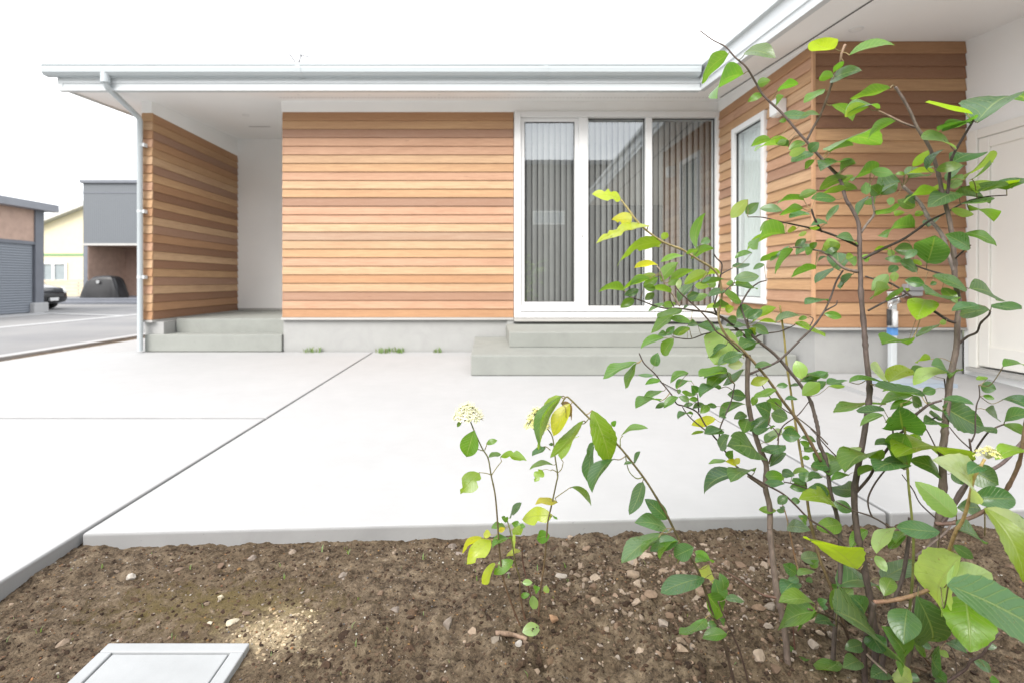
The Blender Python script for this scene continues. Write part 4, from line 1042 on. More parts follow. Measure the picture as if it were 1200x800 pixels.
A.stem([(936,668),(931,650),(927,630),(921,602),(915,585)], 1.38, 1.36, 2.2, 1.2, (0.36,0.22,0.12))

leaves(A, 1, '290 225 90 450 95 g;410 380 205 575 70 g;425 210 660 255 100 l;620 430 515 460 70 g;555 535 440 600 55 g;675 505 840 460 65 g;665 625 725 550 45 g;710 700 935 690 70 d;860 715 1015 715 35 g;750 735 685 750 35 g;1045 500 880 605 60 g')
leaves(A, 2, '185 180 10 120 125 b;300 235 660 155 65 g;180 400 65 405 75 g;260 280 175 370 45 g;150 440 400 350 85 d;625 490 305 575 75 g;145 625 330 745 75 g;455 640 265 700 90 b;515 650 280 690 60 g')
leaves(A, 3, '555 400 220 290 35 b;590 470 330 515 65 g;590 500 330 570 70 l;650 480 1150 310 130 d;410 690 165 640 85 l')
leaves(A, 4, '425 160 265 215 60 g;560 215 300 250 50 g;470 195 545 170 50 g;560 205 470 185 45 g;690 180 560 245 60 g;700 230 565 280 65 b;720 250 800 180 80 d;750 265 580 335 80 d;765 315 690 390 45 g;785 560 645 605 65 g;685 635 470 660 40 g;675 695 490 750 60 g;700 730 575 770 45 l;930 625 735 620 75 d;245 625 110 770 90 b;225 740 330 650 75 l;335 700 515 715 65 l;865 795 950 665 50 l')
leaves(A, 5, '600 15 385 155 65 g;85 255 480 195 65 g;85 255 270 205 40 b;210 355 10 400 50 d;290 345 160 420 65 g;220 450 0 555 80 g;270 440 150 500 60 g;220 540 20 580 50 b;300 545 120 540 70 g;470 400 270 480 70 g;400 405 580 430 75 g;400 370 460 400 40 g;490 590 610 480 100 d;480 590 400 520 90 d;370 590 360 490 70 g;640 490 430 660 80 d;570 610 550 670 50 g;440 720 620 690 60 g;380 600 300 765 45 d;590 430 680 430 30 g;730 370 860 240 65 b;670 430 900 370 45 l;840 395 980 235 50 d;660 440 905 420 40 b;700 460 850 440 50 g;750 690 610 630 80 g;940 570 670 660 50 b;670 730 585 740 45 b;745 740 830 735 45 b')
leaves(A, 6, '410 170 690 80 115 d;280 230 520 180 90 g;365 320 545 175 55 l;400 380 520 260 110 g;530 320 795 155 35 b;600 310 780 170 30 g;510 375 930 360 80 d;640 430 960 385 50 b;910 400 1150 320 110 d;480 430 205 560 150 d;480 460 720 490 80 d;540 510 770 500 45 d;415 580 620 620 70 b;580 590 800 680 55 b;220 730 330 640 60 d;210 395 380 400 45 b;0 480 100 500 80 d')
leaves(A, 7, '640 540 680 485 55 b;620 600 540 520 60 b;905 610 980 330 70 g;940 570 1010 540 55 l;830 655 920 620 35 g;860 690 1045 610 70 g')
leaves(A, 7, '320 225 90 185 95 y;405 380 245 385 105 y;540 430 125 570 80 y;640 565 290 750 75 b', ragged=3)
leaves(A, 8, '525 260 405 345 50 g;570 290 490 335 30 g;600 360 385 485 60 g;500 370 300 495 50 b;690 320 620 340 45 b;770 345 705 380 35 b;345 510 205 555 45 g;565 490 405 575 45 g;635 455 480 575 35 l;660 480 525 675 50 g;765 400 675 465 55 d;805 440 685 530 60 l;820 480 760 510 60 g;800 470 850 430 50 g;880 500 1030 440 90 b;1000 490 910 510 50 l;840 635 650 695 55 g;970 630 835 750 60 d;1067 700 1030 790 40 d;930 280 800 300 45 l;870 320 790 310 30 b;920 540 860 585 20 d;440 600 350 640 40 l')
leaves(A, 9, '150 575 140 440 150 d;30 390 160 360 90 b;60 440 155 410 40 l;130 320 290 380 50 l;290 470 250 520 80 g;210 470 270 470 50 b;400 460 345 500 60 b;430 420 540 420 40 b;575 465 535 420 50 b;740 240 530 325 50 g;735 415 585 420 100 d;760 420 670 490 60 l;765 585 640 510 60 d;650 500 510 490 55 d;540 610 410 740 90 g;610 540 540 600 60 d;590 590 585 670 55 b;560 720 425 790 80 g;650 740 530 790 50 g;265 610 165 735 40 d;700 740 670 720 30 b')
leaves(A, 10, '200 375 270 125 245 d;590 240 360 110 130 d;535 100 820 220 75 g;560 610 245 485 90 d;335 590 470 730 85 g;380 690 180 650 60 d;230 565 285 540 40 l;575 595 825 700 95 d;775 740 1050 780 80 d;180 560 0 520 90 d;190 700 110 880 205 b;115 440 -60 340 80 d;155 390 60 340 40 b')
leaves(A, 14, '670 70 420 110 80 d;760 100 490 150 120 l;310 230 105 345 45 l;375 205 310 215 50 b;235 540 120 575 40 b;190 620 50 660 100 d;385 650 235 590 85 d;370 640 80 770 110 u;515 640 400 705 45 g;880 600 1100 620 45 g;740 700 640 720 40 b')
leaves(A, 18, '680 90 820 120 105 d;700 175 805 205 45 g;345 205 620 260 60 d;345 270 730 480 230 d;720 300 830 385 70 d;820 470 690 480 70 d;875 210 1150 310 90 d;890 410 1150 340 100 d;890 430 1080 540 80 g;335 380 220 330 55 d;340 310 230 280 50 d;335 465 175 430 45 d;90 500 180 480 80 d')
leaves(A, 18, '1120 700 810 745 100 b')
leaves(A, 17, '-10 60 130 40 50 d;125 125 290 105 35 d;140 145 270 150 30 b;300 115 580 130 30 g;0 200 125 110 50 d;0 180 60 120 60 b;595 110 470 10 75 u;610 110 775 10 130 b;860 190 510 150 70 d;860 200 560 190 40 g;560 290 180 355 55 g;805 220 545 285 75 g;580 340 355 335 65 d;570 370 385 460 55 g;715 480 690 310 260 d;800 270 620 330 60 g;870 300 790 240 80 d;975 170 870 200 70 d;690 400 580 430 40 g;620 580 500 605 60 d;740 520 680 780 180 g;845 520 770 630 90 b;380 620 290 750 70 u')
leaves(A, 13, '760 490 555 495 55 g;770 460 720 455 25 l')
leaves(A, 11, '280 270 75 285 60 g;355 340 245 405 70 g;390 260 275 310 60 d;470 180 270 260 55 b;480 180 320 230 55 g;540 170 425 240 70 g;430 240 520 260 60 g;510 290 440 345 55 d;540 70 355 95 50 y;525 150 420 150 40 b;740 0 560 50 45 b;560 200 700 50 90 g;640 190 825 105 60 g;620 230 700 175 70 g;700 260 715 180 40 u;640 290 460 250 50 g;930 130 745 220 80 b;700 360 820 220 70 d;780 350 930 300 60 g;770 330 860 290 70 d;870 210 1055 180 45 g;900 170 1030 140 40 b;880 200 960 165 30 d;830 230 940 240 60 b;940 250 990 200 50 g;590 370 465 435 35 g;570 390 680 370 55 g;710 415 540 480 60 g;660 460 490 605 80 g;800 515 635 490 60 g;670 550 600 620 55 d;600 600 540 620 50 d;790 560 655 610 65 g;790 570 690 620 30 b;590 635 405 725 60 g;665 645 580 770 90 g;770 545 860 540 50 d;850 540 1030 570 60 d;740 415 780 385 20 d')
leaves(A, 12, '255 85 390 60 45 d;265 185 465 160 85 l;265 215 205 220 50 g;270 215 370 210 40 b;275 235 445 260 60 d;325 350 195 290 75 g;200 270 60 320 55 l;160 400 160 335 110 d;50 410 270 400 50 b;200 430 270 400 60 b;290 490 400 400 110 d;370 490 490 420 75 d;410 520 600 405 55 b;290 500 215 490 60 d;370 540 205 550 45 l;450 520 600 525 30 b;590 515 790 470 55 l;840 480 770 495 35 g;750 530 980 605 45 b;410 540 540 610 70 l;420 640 340 570 80 d;330 590 285 640 50 d;440 670 300 720 90 d;160 575 0 545 55 d;905 90 720 165 50 g;1000 350 820 380 40 d;970 450 1110 480 60 g;410 590 440 560 60 b')
A.leaf(853, 386, 838, 426, 40, 'b')
leaves(A, 15, '510 190 540 85 75 l;375 165 110 290 75 g;375 170 285 365 60 g;505 260 385 265 30 l;560 300 440 335 45 g;780 245 635 325 55 g;805 310 680 370 45 g;580 385 425 445 50 g;555 465 365 520 55 g;610 480 520 520 40 d;700 430 585 520 60 g;840 410 725 390 40 g;845 400 800 340 70 d;700 410 710 370 30 d;785 460 700 430 50 l;850 450 780 450 40 g;815 485 740 500 35 d;900 485 810 525 45 d;1000 505 920 495 40 d;940 500 870 560 60 g;810 570 695 605 25 d;900 700 800 725 25 b;990 600 800 650 75 y;1055 700 900 720 55 d;1067 580 1020 580 40 d', tmax=70)
leaves(A, 16, '210 25 60 135 45 d;180 150 340 90 90 d;345 130 140 190 55 d;440 20 300 60 80 d;200 205 0 270 75 g;210 225 30 290 50 d;230 240 60 390 110 g;150 370 0 440 60 d;350 215 180 340 55 d;220 190 340 170 80 u;540 290 395 330 75 b;430 205 565 180 45 d;800 290 755 145 100 u;785 285 1005 235 60 d;780 310 915 300 60 d;800 420 940 320 100 b;890 400 990 310 60 d;990 330 1110 330 55 d;600 345 690 340 45 d;700 345 780 340 25 d;600 370 420 440 55 g;415 500 440 420 50 g;665 450 765 450 35 d;360 430 215 410 90 d;360 490 150 590 70 g;365 570 265 605 60 d;380 600 340 720 110 g;550 560 430 490 120 d;520 460 640 520 100 g;550 590 390 700 90 d;560 560 690 600 110 d;560 680 460 730 45 d;640 680 520 790 60 u;640 720 790 740 110 d;750 680 650 680 30 b;790 750 910 780 45 d;340 720 240 740 50 d', tmax=65)
leaves(A, 20, '190 20 40 50 55 d;160 180 230 60 80 d;465 240 205 150 150 d;220 240 260 180 60 g;210 265 65 285 35 g;280 300 200 270 50 y;270 290 310 240 45 y;305 365 35 525 110 d;430 350 240 425 75 d;670 140 480 190 75 d;550 310 675 200 75 d;510 380 665 390 90 g;500 440 665 440 55 d;780 110 855 150 50 g;820 190 910 180 50 g;800 240 860 240 35 g;640 350 740 380 70 d;720 370 850 345 40 g;770 370 890 400 90 d;880 370 945 380 40 d;1020 300 865 300 85 d;835 470 700 470 75 d;820 425 720 420 50 d;840 480 1010 520 100 d;685 540 610 600 65 d;710 570 785 580 50 d;600 650 460 645 55 g;665 660 600 650 35 d;640 620 660 650 35 d;830 740 770 690 60 d;510 120 620 20 60 g', tmax=65)
leaves(A, 21, '150 185 130 0 220 g;150 100 0 110 80 l;75 180 -20 200 60 d;360 290 160 270 120 d;540 60 265 160 110 g;540 90 450 40 50 b;480 100 370 180 60 g;725 130 500 150 80 d;725 80 560 90 70 d;240 560 45 590 120 g;320 460 180 380 90 d;300 170 160 220 50 g;140 280 0 290 90 d;445 600 310 750 80 g;655 580 515 790 100 u;745 650 610 750 80 g', tmax=60)
leaves(A, 21, '170 420 -90 360 150 b', ragged=2)
leaves(A, 22, '355 190 110 60 120 d;480 150 590 270 110 d;590 390 300 60 135 u;720 120 600 180 100 d;590 130 860 270 190 d;640 390 1000 390 180 d;510 460 700 460 130 d;520 650 700 720 120 d;870 480 1100 700 160 d;770 490 860 530 60 d;800 560 910 590 70 d;500 105 0 40 70 b;90 670 0 760 70 g', tmax=60)
leaves(A, 22, '500 530 160 240 180 b;370 660 0 620 140 d', tmax=60, d=0.94)
leaves(A, 25, '680 120 870 140 90 l;790 360 945 350 95 l;870 430 930 370 60 g;760 480 645 400 90 d;760 490 900 460 50 g;770 510 680 550 60 l;770 550 640 650 110 d;880 520 830 540 40 d', d=1.24, tmax=60)
leaves(A, 26, '430 310 60 85 150 y;270 440 640 510 110 d;230 620 400 460 140 g;450 680 370 510 110 d;620 380 880 240 140 d;640 520 700 380 110 g;575 200 660 330 70 u;210 430 280 500 70 d', tmax=60)
leaves(A, 29, '545 120 235 115 110 g;560 190 235 350 150 g;570 200 400 360 50 g;690 290 545 280 90 d;510 660 260 640 130 g;755 610 555 680 100 g;930 610 780 670 120 l;960 470 800 510 100 l;360 770 255 790 80 l;860 130 930 200 110 g;580 120 650 90 60 d;600 150 660 160 40 d', tmax=60)
leaves(A, 29, '720 185 1140 555 150 d', d=0.95, tmax=80)
leaves(A, 30, '195 630 100 360 160 g;0 420 100 570 150 d;140 720 0 760 110 l;200 700 320 800 150 u;300 730 390 780 60 l;340 490 430 560 90 g;390 490 480 520 50 l;490 545 560 730 110 d;540 540 615 600 50 b;520 740 600 800 100 d;600 480 760 570 70 l;870 500 990 515 55 l;800 620 945 700 70 l;930 770 1010 790 60 g', d=1.06, tmax=70)
leaves(A, 30, '370 130 440 470 255 d;290 220 260 500 200 d', d=0.98, tmax=60)
# the big leaves of the near branch
A.leaf(1127, 651, 1104, 714, 42, 'u', 0.92); A.leaf(1109, 684, 1162, 671, 30, 'u', 0.93); A.leaf(1131, 700, 1137, 764, 45, 'v', 0.95, petiole=False)
A.leaf(1110.5, 684.5, 1238, 752, 46, 'd', 0.74, tmax=60)
A.leaf(1153.6, 594, 1199, 682, 24, 'b', 0.80, tmax=60); A.leaf(1155, 594, 1200, 679, 14, 'u', 0.805, petiole=False)
A.leaf(1117, 638, 1141, 654, 12, 'd', 0.9)
split_build(A.twigs, 'twig', M['bark'], sh, smooth=True)
fo_ = A.fol.build('foliage', [M['leaf'], M['bark']], sh, smooth=True)

def flower_head(pl, px, py, wpx, hpx, d, root, n=150, cols=((0.76,0.75,0.62),(0.74,0.71,0.48),(0.68,0.70,0.48)), seed=2):
    rr = random.Random(seed); mb = MB(); c = P(px, py, d); rx = wpx/2*d/F; rz = hpx/2*d/F
    for _ in range(n):
        a = rr.uniform(0, 6.283); u = math.sqrt(rr.random()); 
        p = c+Vector((rx*u*math.cos(a), rx*0.8*u*math.sin(a), rz*(0.9-1.5*u*u)+rr.uniform(-0.2, 0.2)*rz))
        col = rr.choice(cols); s_ = rx*rr.uniform(0.12, 0.20)
        ax = Vector((math.cos(a)*u, math.sin(a)*u, 1.0)).normalized()
        e1 = ax.orthogonal().normalized(); e2 = ax.cross(e1); r0 = rr.uniform(0, 6)
        for k in range(4):          # four small petals
            q = r0+k*math.pi/2; dv = e1*math.cos(q)+e2*math.sin(q); ev = ax.cross(dv)
            mb.add([p, p+dv*s_*0.6+ev*s_*0.42+ax*s_*0.25, p+dv*s_*1.1+ax*s_*0.15, p+dv*s_*0.6-ev*s_*0.42+ax*s_*0.25], [(0,1,2,3)], col)
        if rr.random() < 0.5:
            mb.tube([p, p+ax*s_*1.5+e1*s_*0.4], s_*0.07, 4, (0.78,0.75,0.50))
        mb.tube([c-Vector((0, 0, rz*1.1)), p*0.6+(c-Vector((0, 0, rz*0.3)))*0.4, p], rx*0.018, 4, (0.50,0.52,0.26))
    return mb.build('flower_head', M['petal'], root)
fb = flower_head(A, 1158, 530, 27, 13, 0.86, sh, 60, ((0.70,0.66,0.28),(0.66,0.62,0.20)), 9)

# ---- the thin sapling leaning out to the left of it
sp_ = empty('sapling', (0.533, 1.1, -0.05), 'thin leaning sapling with drooping bright leaves between the flowering plant and the tall shrub', 'sapling')
B = Plant(17)
main_stem(B, sp_, [(863,808),(854,774),(847,749),(834.5,718),(824,684.5),(815,662),(802,641),(793,626),(781,602),(767.5,579.5),(755,560),(735.5,534.5),(725,522),(710,507),(690.5,489.5),(680,479),(669.5,468.5),(663.5,464.7),(658,473)], 1.09, 1.02, 3.6, 2.0, (0.05,0.032,0.025), col1=(0.19,0.17,0.06))
main_stem(B, sp_, [(879,810),(876.5,797),(866,760),(852,730),(841.5,704)], 1.10, 1.06, 2.8, 1.6, (0.07,0.045,0.035))
B.stem([(754,558),(746,560),(737,551),(733,534)], None, None, 1.6, 1.2, GREENB)
B.stem([(690,490),(684,496),(677,495)], None, None, 1.4, 1.0, GREENB)
B.stem([(727,523),(727,514),(730,510)], None, None, 1.4, 1.0, GREENB)
leaves(B, 19, '250 155 75 580 75 b;262 155 95 575 60 g;320 215 190 470 120 y;425 350 165 640 75 b;490 265 625 675 185 b;510 520 465 640 50 d;720 465 930 410 45 g;650 390 680 350 40 g;820 680 870 590 35 d;810 685 740 690 25 d')
leaves(B, 19, '250 210 330 350 60 x;260 205 290 330 40 x', ragged=3)
B.leaf(696.5, 522.5, 692, 569, 13, 'd'); B.leaf(720, 537, 694, 577, 15, 'd')
leaves(B, 23, '355 25 250 285 95 d;545 320 370 160 110 d;560 420 290 345 110 l;480 430 190 665 125 l;480 460 330 590 40 g;635 490 410 570 110 l;620 490 490 635 50 g;755 540 600 610 125 d;760 570 880 640 75 g;770 660 900 660 40 g;870 670 870 785 125 u')
leaves(B, 28, '490 95 195 195 110 d;555 100 580 250 110 l;590 60 610 180 60 d;500 200 610 350 130 g;630 235 755 255 45 l;490 370 320 465 60 g;640 470 475 500 75 g;570 400 500 410 40 d;620 400 590 370 40 d')
split_build(B.twigs, 'twig', M['bark'], sp_, smooth=True); B.fol.build('foliage', [M['leaf'], M['bark']], sp_, smooth=True)

# ---- the small flowering plant with yellowing leaves
fp_ = empty('flowering_plant', (0.075, 1.32, -0.05), 'small flowering plant with creamy flower heads and yellowing ragged leaves in the bare soil', 'plant')
Cc = Plant(23)
main_stem(Cc, fp_, [(612,740),(610.5,736),(597,700),(589,673),(585,640),(583,610),(581,585.5),(579,572),(575.5,556),(572,536.5),(565,524.5),(556,505),(551.5,494),(549,490)], 1.28, 1.22, 2.6, 1.4, REDB, col1=(0.17,0.20,0.07))
main_stem(Cc, fp_, [(632,738),(631,730),(633,692.5),(637.5,662.5),(640,636),(642,611),(646,593),(652,565),(653.5,556),(650.5,535),(647.5,512),(640,500),(634,494)], 1.30, 1.25, 2.6, 1.4, REDB, col1=(0.17,0.20,0.07))
main_stem(Cc, fp_, [(618,735),(610,700),(609,677.5),(604,660),(601,640),(598,622),(594,608)], 1.31, 1.28, 2.4, 1.5, REDB, col1=(0.20,0.24,0.08))
main_stem(Cc, fp_, [(626,738),(622,700),(613,660),(612,640)], 1.34, 1.36, 2.0, 1.2, REDB)
TC = lambda pts: Cc.stem(pts, None, None, 1.3, 0.9, (0.20,0.19,0.07))
TC([(650.5,583),(659,577),(668.5,570.5)]); TC([(576,556),(570,554),(561,553)]); TC([(576,556),(583,546),(588,540)]); TC([(567,528),(560,526),(556,526)]); TC([(653,553),(648,550),(645,551)]); TC([(653,554),(658,549),(660,541)]); TC([(568,527),(570,522),(571,519)]); TC([(645,527),(640,523),(636,523)])
leaves(Cc, 24, '240 290 175 500 145 g;140 220 105 265 30 g;330 400 420 370 45 g;250 445 190 465 35 d;350 500 450 480 40 g;855 560 670 600 40 g;790 420 690 490 50 d;855 400 820 405 25 d')
leaves(Cc, 24, '440 500 650 530 75 b;280 625 130 790 145 b;770 600 710 695 80 b;920 525 1060 340 60 b', ragged=3)
Cc.leaf(669, 570, 693, 592, 8, 'g')
leaves(Cc, 31, '890 185 715 200 60 y;850 290 615 320 130 y;850 290 890 320 20 g;830 440 725 470 95 g;370 480 180 670 130 y;300 460 145 590 50 y;370 440 310 430 60 y;480 380 370 390 60 g;480 390 430 410 40 y;520 470 380 545 60 g;500 330 450 300 45 g;515 310 610 190 50 d;530 350 640 380 60 g;560 380 600 440 90 b;545 400 550 550 40 u;600 560 490 610 40 y;545 640 390 750 90 g;540 690 440 740 40 y', ragged=1)
leaves(Cc, 32, '270 140 165 290 80 y;480 280 560 280 45 u;580 340 620 320 60 g;640 340 690 330 50 b;560 380 580 500 70 b;470 390 540 370 40 g')
split_build(Cc.twigs, 'twig', M['bark'], fp_, smooth=True); Cc.fol.build('foliage', [M['leaf'], M['bark']], fp_, smooth=True)
flower_head(Cc, 548, 484, 33, 20, 1.22, fp_, 330, seed=3)
flower_head(Cc, 630, 492, 30, 28, 1.25, fp_, 260, ((0.70,0.68,0.40),(0.68,0.62,0.22),(0.55,0.58,0.25)), 4)

# ------------------------------------------------------------------ stones and clods in the bed
ico = bmesh.new(); bmesh.ops.create_icosphere(ico, subdivisions=2, radius=1.0)
IV = np.array([v.co[:] for v in ico.verts]); IF = [tuple(v.index for v in f.verts) for f in ico.faces]; ico.free()
ico = bmesh.new(); bmesh.ops.create_icosphere(ico, subdivisions=1, radius=1.0)
IV1 = np.array([v.co[:] for v in ico.verts]); IF1 = [tuple(v.index for v in f.verts) for f in ico.faces]; ico.free()
def rock_protos(V, n, amp, chop):
    out = []
    for k in range(n):
        v = V.copy(); r = np.array([1+amp*mnoise.noise((p[0]*1.3+k*7.1, p[1]*1.3, p[2]*1.3+k))+amp*0.5*mnoise.noise((p[0]*3+k*3.3, p[1]*3, p[2]*3)) for p in v])
        v = v*r[:, None]
        for _ in range(chop):       # flat broken faces
            nd = rng.normal(size=3); nd /= np.linalg.norm(nd); lim = rng.uniform(0.38, 0.72)
            dd = v@nd; v = v-np.outer(np.maximum(dd-lim, 0), nd)
        out.append(v)
    return out
PR2 = rock_protos(IV, 16, 0.45, 9); PR1 = rock_protos(IV1, 12, 0.45, 2)
def rot(v):
    q = rng.normal(size=4); q /= np.linalg.norm(q); a, b, c, d = q
    Rm = np.array([[1-2*(c*c+d*d), 2*(b*c-a*d), 2*(b*d+a*c)],[2*(b*c+a*d), 1-2*(b*b+d*d), 2*(c*d-a*b)],[2*(b*d-a*c), 2*(c*d+a*b), 1-2*(b*b+c*c)]])
    return v@Rm.T
PALE = [(0.27,0.205,0.15),(0.33,0.26,0.20),(0.22,0.155,0.11),(0.19,0.13,0.09),(0.29,0.24,0.20),(0.15,0.10,0.068)]
SMALL = PALE+[(0.38,0.34,0.29),(0.28,0.135,0.06),(0.32,0.19,0.08),(0.20,0.10,0.06),(0.14,0.135,0.135),(0.45,0.42,0.37),(0.13,0.09,0.06)]
DIRT = [(0.055,0.033,0.021),(0.072,0.044,0.028),(0.042,0.026,0.017),(0.095,0.060,0.037),(0.13,0.087,0.055)]
def in_cover(x, y, m=0.012): return -0.90-m < x < -0.555+m and 0.87-m < y < 1.222+m
class Bulk:
    def __init__(s): s.v = []; s.f = []; s.c = []; s.n = 0
    def add(s, v, f, c):
        s.v.append(v); s.f += [(a+s.n, b+s.n, d+s.n) for a, b, d in f]; s.c += [c]*len(v); s.n += len(v)
    def build(s, name, mat):
        mb = MB(); mb.v = [tuple(p) for p in np.concatenate(s.v)]; mb.f = s.f; mb.c = s.c; mb.uv = [(0, 0)]*s.n; mb.mi = [0]*len(s.f)
        return mb.build(name, mat)
def scatter(bulk, n, protos, F_, smin, smax, pal, dens, zoff, flat=0.75, pw=2.2):
    k = 0
    while k < n:
        y = rng.uniform(0.98, 1.86); x = rng.uniform(-1.33, 2.2)
        if y > edge_y(x)-0.02 or in_cover(x, y) or abs(x-0.03) > y*1.12 or rng.random() > dens(x, y): continue
        s_ = smin+(smax-smin)*rng.random()**pw
        v = rot(protos[rng.integers(len(protos))]*np.array([1, rng.uniform(0.7, 1), rng.uniform(0.55, 0.9)]))*s_
        v[:, 2] *= flat
        c = pal[rng.integers(len(pal))]; f = rng.uniform(0.75, 1.2)
        bulk.add(v+np.array([x, y, soil_h(x, y)+s_*zoff]), F_, tuple(a*f for a in c)); k += 1
coarse = lambda x, y: 0.04+0.96*math.exp(-((x-0.62)/0.34)**2-((y-1.42)/0.20)**2)
even = lambda x, y: 0.45+0.55*(mnoise.noise((x*3, y*3, 5))+0.4)
left_ = lambda x, y: 0.75 if x < 0.2 else 0.45
gb = Bulk()
scatter(gb, 420, PR1, IF1, 0.0015, 0.007, [(0.50,0.41,0.28),(0.44,0.34,0.22),(0.38,0.29,0.18)], lambda x, y: math.exp(-((x+0.53)/0.07)**2-((y-1.27)/0.055)**2), 0.0, 0.6, 2.0)
scatter(gb, 520, PR2, IF, 0.004, 0.021, PALE, coarse, 0.0, 0.8, 2.6)
scatter(gb, 2200, PR1, IF1, 0.0016, 0.007, PALE+DIRT[3:], coarse, 0.1, 0.75, 2.0)
scatter(gb, 3600, PR1, IF1, 0.0012, 0.0042, SMALL, left_, 0.25, 0.7, 2.6)
scatter(gb, 70, PR2, IF, 0.004, 0.0075, SMALL, left_, 0.2, 0.7, 1.5)
go_ = gb.build('gravel', M['stone']); tag(go_, 'small pale and rusty pebbles scattered through the brown soil', 'gravel', kind='stuff')
cb = Bulk()
scatter(cb, 6500, PR1, IF1, 0.0018, 0.0075, DIRT, even, -0.05, 0.75, 2.2)
scatter(cb, 800, PR2, IF, 0.006, 0.020, DIRT, lambda x, y: 0.12+0.88*math.exp(-((x-0.35)/0.45)**2), -0.25, 0.7, 2.2)
co_ = cb.build('soil_clods', M['clod']); tag(co_, 'crumbly dark brown clods of loose earth over the bed', 'soil clods', kind='stuff')
# the largest broken stones, one by one
def stone(px, py, wpx, hpx, col, label, group=None, k=0, name='stone'):
    col = tuple(a*0.8 for a in col) if group is None else tuple(a*1.15 for a in col)
    d = 0.87*F/(py-330); 
    for _ in range(3):
        x = (px-570)/F*d; d = (CAMZ-soil_h(x, d))*F/(py-330)
    x = (px-570)/F*d; s_ = wpx/2*d/F
    v = rot(PR2[k % len(PR2)])*s_; v[:, 2] *= min(1.0, hpx/wpx*1.0); v[:, 1] *= 0.85
    b = Bulk(); b.add(v+np.array([x, d, soil_h(x, d)+s_*0.30*min(1, hpx/wpx)]), IF, col)
    return tag(b.build(name, M['stone']), label, 'stone', group)
GRP = 'pale broken stones lying among the gravel under the shrub'
for i, (a, b, w__, h__) in enumerate([(777,670,20,14),(747,688,16,12),(762,697,18,12),(784,716,18,12),(776,733,18,12),(799,754,17,13),(746,706,16,12),(820,690,16,11),(852,690,15,11),(868,705,15,11),(800,762,14,11),(830,712,13,10),(848,735,14,10),(888,716,15,11),(899,735,15,11),(742,672,17,11),(757,652,16,10),(787,683,13,10),(843,675,14,10),(952,755,18,13),(938,735,16,12),(962,742,14,10),(905,662,18,11),(868,660,18,10)]):
    stone(a, b, w__, h__, PALE[i % 5], 'pale broken stone lying among the gravel at the foot of the tall shrub', GRP, i)
stone(660, 676, 17, 8, (0.50,0.44,0.38), 'flat whitish stone lying right of the flowering plant', k=3)
stone(650, 733, 13, 14, (0.36,0.22,0.13), 'round reddish brown stone right of the flowering plant base', k=5)
stone(580, 750, 18, 11, (0.30,0.25,0.20), 'grey brown stone below the fallen stick', k=6)
stone(608, 756, 11, 10, (0.50,0.46,0.42), 'small light grey stone at the bottom below the pale fallen leaf', k=7)
stone(152, 678, 15, 9, (0.55,0.50,0.44), 'pale grey pebble alone on the dark soil at the left', k=8)
stone(259, 703, 9, 7, (0.66,0.58,0.42), 'cream pebble nearest the moss tinged patch left of the sandy soil', k=9)
stone(273, 729, 16, 8, (0.64,0.56,0.42), 'wide cream stone just above the corner of the inspection cover', k=10)
stone(246, 731, 9, 8, (0.64,0.57,0.44), 'small cream pebble just above the rim of the inspection cover', k=11)
stone(117, 629, 12, 8, (0.34,0.20,0.11), 'rusty orange stone against the concrete corner at the left', k=12)
# fallen leaf and stick
def soil_pt(px, py, up=0.0):
    d = 0.87*F/(py-330)
    for _ in range(3): d = (CAMZ-up-soil_h((px-570)/F*d, d))*F/(py-330)
    x = (px-570)/F*d; return Vector((x, d, soil_h(x, d)+up))
m = MB(); m.tube(catmull([soil_pt(581,738,0.006),soil_pt(592,742,0.008),soil_pt(604,743,0.007),soil_pt(617,748,0.005)], 5), [0.006]*8+[0.005]*8, 8, (0.27,0.19,0.14))
tag(m.build('fallen_stick', M['bark'], None, smooth=True), 'short brown stick lying on the soil below the flowering plant', 'stick')
fl = Plant(3); a_ = soil_pt(612, 738, 0.012); b_ = soil_pt(633, 737, 0.018)
fl.samples = [a_]
d_ = a_.y
fl.leaf(612, 740, 633, 735, 14, 'u', d_, petiole=False)
fo2 = fl.fol.build('fallen_leaf', M['leaf'], None, smooth=True); tag(fo2, 'pale green fallen leaf on the soil at the foot of the flowering plant', 'leaf')

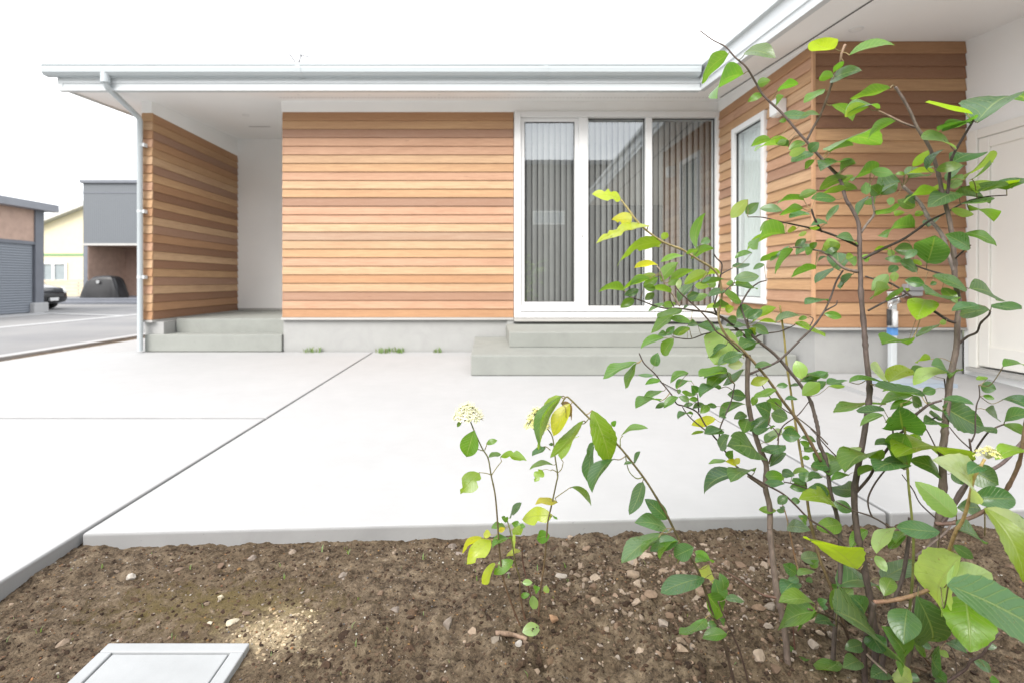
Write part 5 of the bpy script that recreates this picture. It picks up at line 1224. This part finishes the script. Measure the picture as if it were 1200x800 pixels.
# inspection cover
ic = empty('inspection_cover', (-0.73, 1.05, -0.05), 'square pale inspection cover set flush in the soil at the lower left', 'manhole cover')
x0, x1, y0, y1 = -0.897, -0.562, 0.885, 1.216; zt = -0.036
m = MB(); t = 0.030
m.box(x0, x1, y0, y0+t, -0.10, zt); m.box(x0, x1, y1-t, y1, -0.10, zt); m.box(x0, x0+t, y0+t, y1-t, -0.10, zt); m.box(x1-t, x1, y0+t, y1-t, -0.10, zt)
m.build('rim', M['cover'], ic, bevel=0.003)
m = MB(); m.box(x0+t+.004, x1-t-.004, y0+t+.004, y1-t-.004, -0.10, zt-0.002); m.build('lid', M['cover'], ic, bevel=0.003)
m = MB(); m.box(x0+t-.001, x1-t+.001, y0+t-.001, y1-t+.001, -0.11, -0.055); m.build('seal', M['gasket'], ic)

# little weeds: in the soil (uncountable sprouts) and tufts along the wall foot
def blades(mb, c, n, h, spread, rr, col):
    for _ in range(n):
        a = rr.uniform(0, 6.28); l_ = h*rr.uniform(0.5, 1.2); w2 = l_*rr.uniform(0.06, 0.12)
        b0 = c+Vector((rr.uniform(-spread, spread), rr.uniform(-spread, spread)*0.6, 0)); dv = Vector((math.cos(a), math.sin(a), 0)); sv = Vector((-dv.y, dv.x, 0))
        p1 = b0+dv*l_*0.15+Vector((0,0,l_*0.6)); p2 = b0+dv*l_*0.55+Vector((0,0,l_*0.95)); cc = tuple(x*rr.uniform(.8, 1.2) for x in col)
        mb.add([b0-sv*w2, b0+sv*w2, p1+sv*w2, p1-sv*w2, p2], [(0,1,2,3),(3,2,4)], cc, [(0.2,0),(0.8,0),(0.8,.5),(0.2,.5),(0.5,1)])
rr = random.Random(77); mb = MB()
for _ in range(70):
    y = rr.uniform(1.05, 1.68); x = rr.uniform(-1.25, 0.6)
    if in_cover(x, y) or y > edge_y(x)-0.02: continue
    blades(mb, Vector((x, y, soil_h(x, y))), rr.choice((1, 2, 3)), rr.uniform(0.006, 0.022), 0.006, rr, (0.13,0.20,0.06))
tag(mb.build('sprouts', M['leaf']), 'tiny green sprouts scattered over the bare soil', 'sprouts', kind='stuff')
for i, (px, lab) in enumerate([(366, 'low green weed tuft at the wall foot, leftmost of the three'), (457, 'wide low weed tuft at the wall foot by the end of the paving joint'), (513, 'tiny weed tuft at the wall foot near the wide steps')]):
    mb = MB(); c = Vector(((px-570)/F*5.95, 5.95, 0.0)); blades(mb, c, (40, 90, 24)[i], 0.06, (0.09, 0.16, 0.05)[i], rr, (0.10,0.17,0.05))
    tag(mb.build('weed_tuft', M['leaf']), lab, 'weed')
